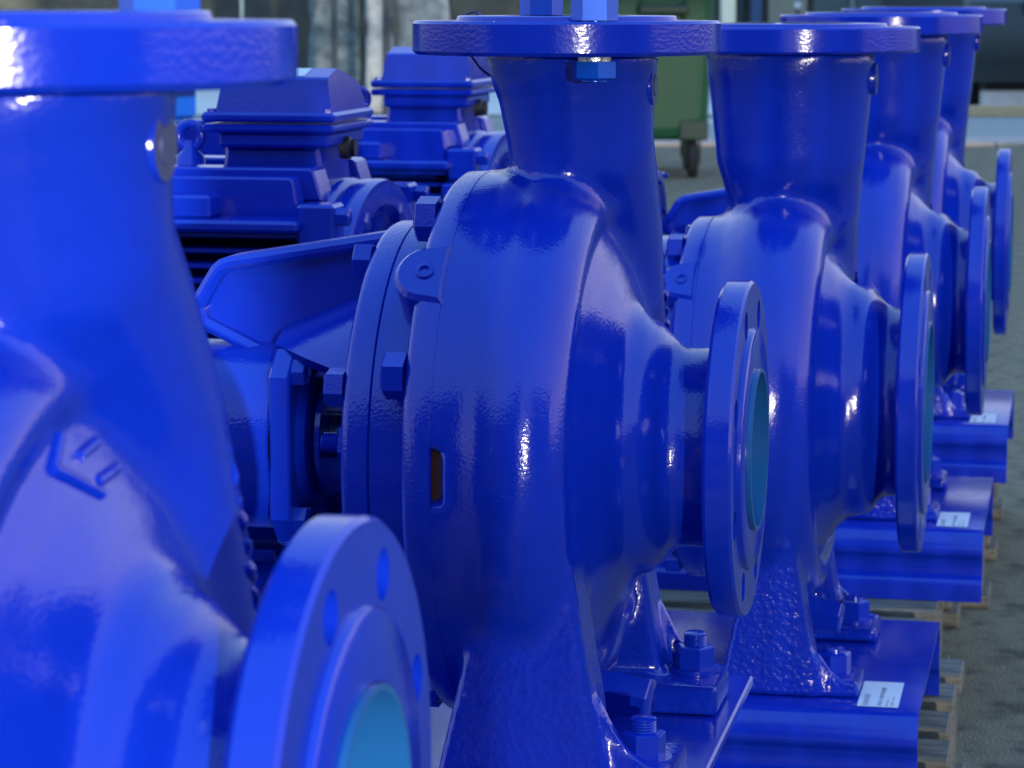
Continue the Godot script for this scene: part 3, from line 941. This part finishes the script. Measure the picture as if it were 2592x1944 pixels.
func make_pallet(called_label: String, at: Vector3, h: float, len_: float, dep: float, boards: int, seed_: int, group: String) -> void:
	var t := thing("pallet", called_label, "pallet", at, 0.0, group)
	rng.seed = seed_
	var bt := 0.022
	var pitch := dep / boards
	for k in boards:
		var w := pitch * rng.randf_range(0.60, 0.70)
		var l := len_ * rng.randf_range(0.988, 1.004)
		var o := obj("board", M.new().box(Vector3.ZERO, Vector3(l, bt, w), 0.0025), mats.wood, t, Vector3(rng.randf_range(-0.004, 0.004), h - bt / 2 + rng.randf_range(-0.0008, 0.0), -dep / 2 + pitch * (k + 0.5)))
		o.rotation.y = rng.randf_range(-0.006, 0.006)
		o.rotation.x = rng.randf_range(-0.008, 0.008)
	for x in [-1.0, 0.0, 1.0]:
		obj("bearer", M.new().box(Vector3.ZERO, Vector3(0.1, 0.018, dep * 0.99), 0.002), mats.wood, t, Vector3(x * (len_ / 2 - 0.06), h - bt - 0.0095, 0))
		for z in [-1.0, 0.0, 1.0]:
			obj("block", M.new().box(Vector3.ZERO, Vector3(0.1, h - bt - 0.018 - 0.022, 0.09), 0.003), mats.wood, t, Vector3(x * (len_ / 2 - 0.06), (h - bt - 0.018 + 0.021) / 2, z * (dep / 2 - 0.05)))
	for z in [-1.0, 0.0, 1.0]:
		obj("board", M.new().box(Vector3.ZERO, Vector3(len_, 0.02, 0.1), 0.002), mats.wood, t, Vector3(0, 0.0105, z * (dep / 2 - 0.055)))


# ---------------------------------------------------------------- build
func _ready() -> void:
	# camera
	var cam := Camera3D.new()
	cam.name = "camera"
	cam.position = Vector3(0, 0.86, 0)
	cam.rotation = Vector3(deg_to_rad(-7.911), YAW, 0)
	var ca := CameraAttributesPhysical.new()
	ca.frustum_focal_length = 87.12
	ca.frustum_focus_distance = 1.78
	ca.frustum_near = 0.05
	ca.frustum_far = 400.0
	ca.exposure_aperture = 22.0
	cam.attributes = ca
	add_child(cam)
	cam.fov = 15.684
	cam.near = 0.05
	cam.far = 400.0
	cam.current = true
	# sky
	var we := WorldEnvironment.new()
	we.name = "environment"
	var env := Environment.new()
	env.background_mode = Environment.BG_SKY
	var sky := Sky.new()
	var sm := PanoramaSkyMaterial.new()
	sm.panorama = evening_sky()
	sky.sky_material = sm
	env.sky = sky
	env.tonemap_mode = Environment.TONE_MAPPER_LINEAR
	env.tonemap_exposure = 1.22
	env.sdfgi_enabled = true
	env.ssao_enabled = true
	env.ssil_enabled = true
	we.environment = env
	add_child(we)
	# low sun behind the photographer, to the right
	var sun := DirectionalLight3D.new()
	sun.name = "sun"
	sun.light_energy = 1.6
	sun.light_color = Color(1.0, 0.97, 0.92)
	sun.light_angular_distance = 0.5
	sun.shadow_enabled = true
	sun.sky_mode = DirectionalLight3D.SKY_MODE_LIGHT_ONLY
	sun.rotation = Vector3(deg_to_rad(-3.0), YAW + deg_to_rad(10.0), 0)
	add_child(sun)
	make_materials()
	build_setting()
	build_yard()
	build_pumps()

# clear evening sky: pale blue above, a pinkish belt along the horizon, warmer towards the right
func evening_sky() -> ImageTexture:
	var im := Image.create(256, 128, false, Image.FORMAT_RGBF)
	for j in 128:
		var el := PI * (0.5 - (j + 0.5) / 128.0)
		for i in 256:
			var az := TAU * (i + 0.5) / 256.0
			var c := Vector3(0.30, 0.27, 0.25)
			if el > 0.0:
				var t := pow(sin(el), 0.42)
				c = Vector3(1.18, 1.12, 1.13).lerp(Vector3(0.28, 0.78, 1.65), t)
				var da := wrapf(az - deg_to_rad(82.0), -PI, PI)
				c += Vector3(1.35, 0.78, 0.58) * exp(-da * da / 0.9) * exp(-el / 0.34)
			im.set_pixel(i, j, Color(c.x, c.y, c.z) * SKY_GAIN)
	return ImageTexture.create_from_image(im)

func build_setting() -> void:
	var g := M.new()
	g.flat(Vector3(-150, 0, -150), Vector3(150, 0, -150), Vector3(150, 0, 60), Vector3(-150, 0, 60), Vector3.UP)
	struct("ground", g, mats.asphalt)
	var slabs := [["pavement", 16.85, 20.1, 0.004, mats.slab], ["apron", 20.5, 30.0, 0.004, mats.apron]]
	for q in slabs:
		var m := M.new()
		m.flat(yard(-22, 0, q[1]), yard(22, 0, q[1]), yard(22, 0, q[2]), yard(-22, 0, q[2]), Vector3.UP)
		struct(q[0], m, q[4], Vector3(0, q[3], 0))
	# a flush kerb of single stones along the near edge of the pavement
	var kr := Node3D.new()
	kr.name = "kerb"
	add_child(kr)
	kr.position = yard(0, 0, 16.5)
	kr.rotation.y = YAW
	kr.set_meta("kind", "structure")
	rng.seed = 12
	for i in range(-12, 16):
		obj("kerb_stone", M.new().box(Vector3(i * 0.8, 0.011, 0), Vector3(0.79, 0.03, 0.66 + rng.randf() * 0.01), 0.006), mats.kerb, kr)

func build_yard() -> void:
	# what stands behind the photographer: two sheds and, on the right, a slatted windbreak that lets a quarter of the low sun through
	for q in [[-9.3, -11.0, "dark rendered shed behind the photographer, on the left"], [16.5, -13.0, "dark rendered shed behind the photographer, beyond the slatted windbreak"]]:
		var sh := thing("shed", q[2], "building", yard(q[0], 0, q[1]), YAW)
		obj("wall", M.new().box(Vector3(0, 2.7, 0), Vector3(16.0, 5.4, 6.0), 0.03), mats.wall_render, sh)
		obj("roof", M.new().box(Vector3(0, 5.5, 0), Vector3(16.4, 0.18, 6.4), 0.03), mats.facade, sh)
		for k in 4:
			obj("door", M.new().box(Vector3(-5.6 + 3.7 * k, 1.5, -3.03), Vector3(2.6, 3.0, 0.06), 0.01), mats.panel_teal, sh)
	var wbk := thing("windbreak", "tall slatted timber windbreak behind the photographer on the right", "fence", yard(WIND, 0, -5.0), YAW)
	var sl := M.new().box(Vector3(0, 1.85, 0), Vector3(0.0372, 3.5, 0.010), 0.002).made()
	for k in 176:
		obj("slat", sl, mats.wood, wbk, Vector3(0.018 + 0.05 * k, 0, 0))
	for k in 5:
		obj("post", M.new().box(Vector3(0.06 + 2.18 * k, 1.85, 0.07), Vector3(0.1, 3.7, 0.1), 0.006), mats.wood, wbk)
	for y in [0.2, 1.85, 3.5]:
		obj("rail", M.new().box(Vector3(4.4, y, 0.025), Vector3(8.8, 0.09, 0.03), 0.004), mats.wood, wbk)
	# low workshop front closing the yard
	var wf := thing("workshop_front", "low dark workshop front with pale posts and grey-green panels at the far end", "building", yard(0, 0, 27), YAW)
	obj("wall", M.new().box(Vector3(0, 1.1, -0.2), Vector3(40, 2.2, 0.3), 0.01), mats.facade, wf)
	obj("roof", M.new().box(Vector3(0, 2.28, -2.3), Vector3(40.6, 0.12, 4.9), 0.02), mats.facade, wf)
	var sc := 27.0 / 6023.0
	for q in [["panel", 1655, 1738, "panel_beige", 0.03], ["panel", 1752, 1829, "panel_teal", 0.03], ["panel", 1842, 1903, "panel_teal", 0.03], ["panel", 1914, 1944, "panel_teal", 0.03], ["panel", 1962, 2120, "panel_mullion", 0.025], ["panel", 975, 1135, "panel_beige", 0.012], ["post", 1590, 1600, "post_dark", 0.08], ["post", 1617, 1640, "post_blue", 0.09], ["post", 1830, 1840, "panel_mullion", 0.06], ["post", 1904, 1912, "panel_mullion", 0.06], ["post", 1946, 1957, "post_pale", 0.07]]:
		var x0: float = (q[1] - 1106) * sc
		var x1: float = (q[2] - 1106) * sc
		obj(q[0], M.new().box(Vector3((x0 + x1) / 2, 1.05, -0.05 + q[4] / 2), Vector3(x1 - x0, 2.08, q[4]), 0.006), mats["facade" if q[0] == "panel" and q[1] == 975 else q[3]], wf)
	for i in 9:
		obj("weather_board", M.new().box(Vector3(-0.22, 0.16 + i * 0.2, 0.02), Vector3(0.72, 0.17, 0.02), 0.004), mats.facade, wf)
	for q in [[1718, 0.78, "white_lens", "round white reflector on a thin post before the beige workshop panel", "post_dark"], [1937, 0.795, "red_lens", "round red reflector on a thin post before the grey-green workshop panels", "post_dark"]]:
		var d := 25.6
		var t := thing("reflector_post", q[3], "reflector", yard((q[0] - 1106) * d / 6023.0, 0, d), YAW)
		obj("post", M.new().box(Vector3(0, 0.41, -0.03), Vector3(0.03, 0.82, 0.02), 0.003), mats[q[4]], t)
		obj("reflector", M.new().lathe(along(Vector3(0, q[1], -0.01), Vector3(0, 0, 1)), [Vector2(-0.01, 0.032), Vector2(0.008, 0.032), Vector2(0.014, 0.026), Vector2(0.017, 0.012), Vector2(0.018, 0.0)], 20), mats[q[2]], t)
	# steel posts standing in front of the wrapped loads and by the bin
	for q in [[718, 732, 17.0, "post_dark", "dark steel post between the grey-green wrapped load and the white one, far left"], [828, 846, 16.6, "post_dark", "dark steel post in front of the right-hand white wrapped load"], [524, 531, 17.0, "post_pale", "thin pale post behind the nearest pump's top flange"], [1552, 1584, 19.3, "post_pale", "stout pale green post just right of the green bin"]]:
		var sc2: float = q[2] / 6023.0
		var t := thing("steel_post", q[4], "post", yard(((q[0] + q[1]) / 2.0 - 1106) * sc2, 0, q[2]), YAW)
		var w: float = (q[1] - q[0]) * sc2
		obj("shaft", M.new().box(Vector3(0, 1.2, 0), Vector3(w, 2.4, w), w * 0.12), mats[q[3]], t)
		obj("base_plate", M.new().box(Vector3(0, 0.008, 0), Vector3(w * 3, 0.012, w * 3), 0.002), mats[q[3]], t)
	# wrapped loads on pallets
	for q in [[675, 790, 18.6, "veil", "grey-green film-wrapped load, leftmost of the three wrapped loads", 1.5, 61], [796, 850, 18.3, "film", "narrow whitish film-wrapped load between the two dark posts", 1.35, 62], [856, 990, 18.9, "film", "whitish film-wrapped load with a leaning right side, rightmost of the three", 1.45, 63]]:
		var sc3: float = q[2] / 6023.0
		var w: float = (q[1] - q[0]) * sc3
		var t := thing("wrapped_load", q[4], "wrapped load", yard(((q[0] + q[1]) / 2.0 - 1106) * sc3, 0, q[2]), YAW, "wrapped loads standing in the yard")
		obj("goods", wrapped(w, q[5], 0.5, q[6], 0.10 if q[6] == 63 else 0.02), mats[q[3]], t, Vector3(0, 0.12, 0))
		for k in 3:
			obj("board", M.new().box(Vector3(0, 0.108, -0.3 + 0.3 * k), Vector3(w * 1.05, 0.02, 0.12), 0.002), mats.wood, t)
			obj("block", M.new().box(Vector3((k - 1) * w * 0.42, 0.049, 0), Vector3(w * 0.14, 0.096, 0.7), 0.003), mats.wood, t)
	# green wheeled bin
	var d0 := 13.75
	var bn := thing("wheeled_bin", "large green four-wheeled waste bin beyond the pumps", "bin", yard(0.525, 0, d0), YAW)
	var bw := 0.445
	var body := M.new()
	var lo := Vector3(bw * 0.92, 0.19, 0.42)
	var hi := Vector3(bw, 1.12, 0.5)
	var ring := func(y: float, hx: float, hz: float, rr: float) -> Array:
		var out := []
		for c in 4:
			var cx: float = (hx - rr) * (1 if c == 0 or c == 3 else -1)
			var cz: float = (hz - rr) * (1 if c < 2 else -1)
			for i in 5:
				var a := PI / 2 * (c + i / 4.0)
				out.append(Vector3(cx + rr * cos(a), y, cz + rr * sin(a)))
		return out
	var rings := [ring.call(0.18, lo.x - 0.04, lo.z - 0.04, 0.03), ring.call(0.2, lo.x - 0.012, lo.z - 0.012, 0.05), ring.call(0.24, lo.x, lo.z, 0.06), ring.call(1.08, hi.x, hi.z, 0.07), ring.call(1.085, hi.x + 0.03, hi.z + 0.03, 0.08), ring.call(1.14, hi.x + 0.03, hi.z + 0.03, 0.08)]
	for i in rings.size() - 1:
		for k in 20:
			var a: Vector3 = rings[i][k]
			var b: Vector3 = rings[i][(k + 1) % 20]
			var na := Vector3(a.x / 0.45, 0, a.z / 0.45).normalized()
			var c: Vector3 = rings[i + 1][(k + 1) % 20]
			var e: Vector3 = rings[i + 1][k]
			var fn := (b - a).cross(e - a).normalized()
			if fn.dot(na) < 0:
				fn = -fn
			body.flat(a, b, c, e, fn)
	for k in range(1, 19):
		body.tri(rings[0][0], rings[0][k], rings[0][k + 1], Vector3.DOWN, Vector3.DOWN, Vector3.DOWN)
	obj("body", body, mats.bin_green, bn)
	obj("lid", M.new().lathe(Transform3D(Basis(), Vector3(0, 1.13, 0)).scaled_local(Vector3(1, 0.3, 1.0)), [Vector2(-0.475, 0.0), Vector2(-0.475, 0.5), Vector2(-0.46, 0.53), Vector2(0.46, 0.53), Vector2(0.475, 0.5), Vector2(0.475, 0.0)], 24, -PI / 2, PI / 2), mats.bin_green, bn)
	obj("handle", M.new().box(Vector3(0.19, 0.80, 0.52), Vector3(0.24, 0.05, 0.05), 0.012).box(Vector3(0.09, 0.80, 0.49), Vector3(0.03, 0.09, 0.06), 0.01).box(Vector3(0.29, 0.80, 0.49), Vector3(0.03, 0.09, 0.06), 0.01), mats.bin_trim, bn)
	for q in [[0.34, 0.36], [0.36, -0.30], [-0.34, 0.36], [-0.34, -0.30]]:
		var o := obj("castor", M.new().box(Vector3(0, 0.23, 0), Vector3(0.14, 0.10, 0.14), 0.01).box(Vector3(-0.035, 0.13, 0), Vector3(0.008, 0.13, 0.05), 0.002).box(Vector3(0.035, 0.13, 0), Vector3(0.008, 0.13, 0.05), 0.002), mats.bin_trim, bn, Vector3(q[0], 0, q[1]))
		obj("wheel", M.new().lathe(Transform3D(Basis(), Vector3(0, 0.09, 0)), [Vector2(-0.025, 0.02), Vector2(-0.025, 0.075), Vector2(-0.018, 0.088), Vector2(0.018, 0.088), Vector2(0.025, 0.075), Vector2(0.025, 0.02)], 28), mats.tyre, o)
	# parked dark vehicle, only its front end is in the frame
	var vh := thing("parked_vehicle", "dark grey-green vehicle parked at the right edge with a wide black lower grille", "vehicle", yard(4.28, 0, 21.6), YAW)
	var prof := []   # (z forward, y)
	for q in [[-4.0, 0.34], [-3.9, 0.95], [-3.6, 1.5], [-2.9, 1.62], [-1.7, 1.6], [-0.75, 1.08], [0.55, 0.92], [0.78, 0.82], [0.86, 0.64], [0.88, 0.46], [0.84, 0.32], [0.74, 0.23], [0.2, 0.21], [-3.7, 0.25]]:
		prof.append(Vector2(q[0], q[1]))
	obj("body", M.new().prism(Transform3D(Basis(Vector3(0, 0, 1), Vector3(0, 1, 0), Vector3(1, 0, 0)), Vector3.ZERO), prof, 1.84, 0.05, 0.75), mats.vehicle, vh)
	var gr := []
	for q in [[-0.46, 0.45], [-0.43, 0.485], [0.43, 0.485], [0.46, 0.45], [0.40, 0.33], [0.34, 0.285], [-0.34, 0.285], [-0.40, 0.33]]:
		gr.append(Vector2(q[0], q[1]))
	obj("lower_grille", M.new().prism(Transform3D(Basis(), Vector3(-0.02, 0, 0.868)), gr, 0.06, 0.006), mats.black, vh)
	for k in 3:
		obj("grille_bar", M.new().box(Vector3(-0.02, 0.33 + k * 0.05, 0.90), Vector3(0.7, 0.008, 0.012), 0.002), mats.vehicle, vh)
	obj("upper_grille", M.new().box(Vector3(0, 0.77, 0.81), Vector3(1.0, 0.13, 0.05), 0.02), mats.black, vh)
	obj("underbody", M.new().box(Vector3(0, 0.2, -1.2), Vector3(1.5, 0.08, 3.6), 0.02), mats.black, vh)
	for x in [-0.2, 0.02, 0.33]:
		obj("skid_tab", M.new().box(Vector3(x, 0.155, 0.5), Vector3(0.05, 0.05, 0.1), 0.012), mats.black, vh)
	for x in [-0.76, 0.76]:
		for z in [0.05, -2.75]:
			var w := obj("wheel", M.new().lathe(Transform3D(), [Vector2(-0.1, 0.16), Vector2(-0.1, 0.27), Vector2(-0.085, 0.3), Vector2(-0.05, 0.312), Vector2(0.05, 0.312), Vector2(0.085, 0.3), Vector2(0.1, 0.27), Vector2(0.1, 0.16)], 36), mats.tyre, vh, Vector3(x, 0.312, z))
			obj("hub", M.new().lathe(Transform3D(), [Vector2(-0.08, 0.0), Vector2(-0.08, 0.2), Vector2(0.08, 0.2), Vector2(0.08, 0.0)], 20), mats.vehicle, w)
	var wb := thing("kerb_block", "long white concrete block on the ground under the dark vehicle's bumper", "concrete block", yard(5.2, 0.004, 21.05), YAW)
	obj("block_body", M.new().box(Vector3(0, 0.08, 0), Vector3(3.34, 0.16, 0.2), 0.012), mats.apron, wb)
	for x in [-1.1, 0.0, 1.1]:
		obj("lifting_slot", M.new().box(Vector3(x, 0.012, 0.098), Vector3(0.14, 0.024, 0.01), 0.002), mats.slab, wb)
	# squared timber on the ground before the vehicle
	var tm := thing("timber_beam", "yellowish squared timber lying on the ground in front of the dark vehicle", "timber", yard(4.2, 0.004, 20.12), YAW)
	obj("baulk", M.new().box(Vector3(0, 0.04, 0), Vector3(3.4, 0.078, 0.14), 0.006), mats.pale_wood, tm)
	for x in [-1.69, 1.69]:
		obj("end_grain", M.new().box(Vector3(x, 0.04, 0), Vector3(0.03, 0.072, 0.134), 0.004), mats.wood, tm)

func wrapped(w: float, h: float, d: float, seed_: int, lean: float) -> M:
	var f := FastNoiseLite.new()
	f.seed = seed_
	f.frequency = 3.2
	f.fractal_octaves = 3
	var m := M.new()
	var nu := 56
	var nv := 26
	var P := []
	for j in nv + 1:
		var y := h * j / nv
		var row := []
		for i in nu:
			var a := TAU * i / nu
			var c := Vector2(cos(a), sin(a))
			var k := 1.0 / pow(pow(absf(c.x), 8.0) + pow(absf(c.y), 8.0), 0.125)
			var p := Vector3(c.x * k * w / 2, y, c.y * k * d / 2)
			var q := f.get_noise_3d(p.x * 1.6, y * 0.35, p.z * 1.6) * 0.03
			if absf(y - 0.55) < 0.06:
				q -= 0.015
			p += Vector3(c.x, 0, c.y) * q
			p.x -= lean * y * (0.5 + p.x / w)
			row.append(p)
		P.append(row)
	for j in nv:
		for i in nu:
			var k := (i + 1) % nu
			var e: Vector3 = P[j][k] - P[j][(i + nu - 1) % nu]
			var e2: Vector3 = P[j][(k + 1) % nu] - P[j][i]
			var n0 := Vector3(e.z, 0, -e.x).normalized()
			var n1 := Vector3(e2.z, 0, -e2.x).normalized()
			if n0.dot(P[j][i]) < 0:
				n0 = -n0
			if n1.dot(P[j][k]) < 0:
				n1 = -n1
			m.quad(P[j][i], P[j][k], P[j + 1][k], P[j + 1][i], n0, n1, n1, n0)
	for i in nu:
		m.tri(Vector3(-lean * h * 0.5, h, 0), P[nv][i], P[nv][(i + 1) % nu], Vector3.UP, Vector3.UP, Vector3.UP)
	return m

func lifting_bolts(p: Node3D, spots: Array) -> void:
	var fl: Node3D = p.get_node("discharge_flange")
	for q in spots:
		var b := along(Vector3(q.x, 0.0, q.y), Vector3.UP, 0.18)
		obj("flange_nut", hex(M.new(), b, 0.2778, 0.318, 0.0255), mats.bolt_blue, fl)
		obj("flange_bolt", hex(M.new().lathe(b, [Vector2(0.24, 0.008), Vector2(0.36, 0.008), Vector2(0.36, 0.0)], 18), along(Vector3(q.x, 0.2525, q.y), Vector3.DOWN, 0.18), 0.0, 0.0115, 0.0245), mats.bolt_blue, fl)
		obj("washer", M.new().lathe(b, [Vector2(0.2525, 0.0), Vector2(0.2525, 0.0105), Vector2(0.2553, 0.0105)], 24), mats.zinc, fl)

func build_pumps() -> void:
	var where := {"a": Vector3(-0.3573, 0.2922, -0.8944), "b": Vector3(-0.3265, 0.2847, -1.7904), "c": Vector3(-0.2716, 0.1416, -2.6442), "d": Vector3(-0.2436, 0.147, -3.5029), "e": Vector3(-0.2358, 0.1508, -4.3201)}
	var small := make_pump(false)
	var large := make_pump(true)
	var labels := {
		"a": "nearest blue pump in the left foreground with a cast arrow on its volute",
		"b": "blue pump in the middle of the photo with two bright bolts in its top flange",
		"c": "blue pump right behind the middle one, its base plate with the largest white label",
		"d": "second-farthest blue pump of the row, its wide top flange overlapping the green bin's right",
		"e": "farthest blue pump of the row, its suction flange against the grey asphalt"}
	labels.d = "second-farthest blue pump of the row, between the conical-neck pump and the last one"
	var proto := {"a": small, "b": small.duplicate(), "c": large, "d": large.duplicate(), "e": large.duplicate()}
	for k in where:
		var p: Node3D = proto[k]
		p.name = numbered("pump_set")
		add_child(p)
		p.position = where[k]
		tag(p, labels[k], "pump", "blue pump sets standing in a row")
	# the arrow cast on the nearest volute: low ribs that follow its face
	var ar := M.new()
	for q in [[Vector2(0.0385, 0.131), Vector2(0.0255, 0.140)], [Vector2(0.0385, 0.131), Vector2(0.0105, 0.118)], [Vector2(0.0175, 0.1316), Vector2(0.0005, 0.134)], [Vector2(0.011, 0.1220), Vector2(-0.0095, 0.1234)]]:
		var line := []
		for i in 9:
			var p: Vector2 = (q[0] as Vector2).lerp(q[1], i / 8.0)
			var x := 0.075
			while x > 0.0 and small_casing.d(Vector3(x, p.y, p.x)) > 0.0:
				x -= 0.0005
			line.append(Vector3(x + 0.0004, p.y, p.x))
		ar.tube(line, 0.0024, 8)
	obj("cast_arrow", ar, mats.paint_cast, proto.a.get_node("casing"))
	lifting_bolts(proto.a, [Vector2(0.0312, -0.0753), Vector2(-0.0312, 0.0753)])
	lifting_bolts(proto.b, [Vector2(0.0312, 0.0753), Vector2(-0.0312, -0.0753)])
	# motors on the three big sets
	var mo := make_motor()
	remove_child(mo)
	var m2: MeshInstance3D = mo.duplicate()
	var m3: MeshInstance3D = mo.duplicate()
	for q in [[proto.c, mo, -0.392, 1.0], [proto.d, m2, -0.472, 1.0], [proto.e, m3, -0.405, 0.5]]:
		q[1].position = Vector3(q[2], 0.337, 0)
		q[1].scale = Vector3.ONE * q[3]
		q[0].add_child(q[1])
		q[1].name = "motor"
	obj("motor_pedestal", M.new().box(Vector3(-0.51, 0.145, 0), Vector3(0.3, 0.125, 0.3), 0.004), mats.paint_flat, proto.e)
	# tag wire hanging from the middle pump's flange
	var w := thing("wire_loop", "thin dark wire loop hanging from the rim of the middle pump's top flange", "wire", where.b)
	var pts := []
	var c := [Vector3(-0.0753, 0.5595, -0.0305), Vector3(-0.074, 0.563, -0.031), Vector3(-0.0684, 0.5652, -0.03), Vector3(-0.0645, 0.5638, -0.029), Vector3(-0.0655, 0.5602, -0.03), Vector3(-0.0705, 0.5575, -0.0312), Vector3(-0.0735, 0.549, -0.0314), Vector3(-0.0728, 0.54, -0.032), Vector3(-0.0695, 0.5353, -0.032), Vector3(-0.0648, 0.5292, -0.032), Vector3(-0.0601, 0.525, -0.032), Vector3(-0.0551, 0.5219, -0.033), Vector3(-0.0478, 0.5186, -0.036), Vector3(-0.038, 0.516, -0.045)]
	for i in c.size() - 1:
		for k in 5:
			pts.append((c[i] as Vector3).cubic_interpolate(c[i + 1], c[maxi(i - 1, 0)], c[mini(i + 2, c.size() - 1)], k / 5.0))
	obj("wire_strand", M.new().tube(pts, 0.0008, 6), mats.wire, w)
	obj("wire_twist", M.new().tube([Vector3(-0.0645, 0.5638, -0.029), Vector3(-0.062, 0.5625, -0.027), Vector3(-0.0615, 0.5602, -0.026)], 0.0012, 6), mats.wire, w)
	# pallets
	for q in [["c", 0.168, "wooden pallet under the conical-neck pump with the large white label, board ends showing at right", 1.42], ["d", 0.10, "wooden pallet under the second-farthest pump", 1.42], ["e", 0.13, "wooden pallet under the farthest pump", 1.42]]:
		var p: Vector3 = where[q[0]]
		make_pallet(q[2], Vector3(p.x + q[1] - 0.71, 0.0, p.z), p.y - 0.0005, q[3], 0.8, 7, hash(q[0]) % 1000, "pallets under the pumps")
	for q in [["a", "nearest pump in the left foreground"], ["b", "middle pump"]]:
		var p: Vector3 = where[q[0]]
		var h := p.y / 2
		make_pallet("lower of the two stacked wooden pallets under the %s" % q[1], Vector3(p.x - 0.66, 0.0, p.z), h - 0.0005, 1.2, 0.76, 7, 40, "pallets under the pumps")
		make_pallet("upper of the two stacked wooden pallets under the %s" % q[1], Vector3(p.x - 0.66, h, p.z), h - 0.0005, 1.2, 0.76, 7, 41, "pallets under the pumps")
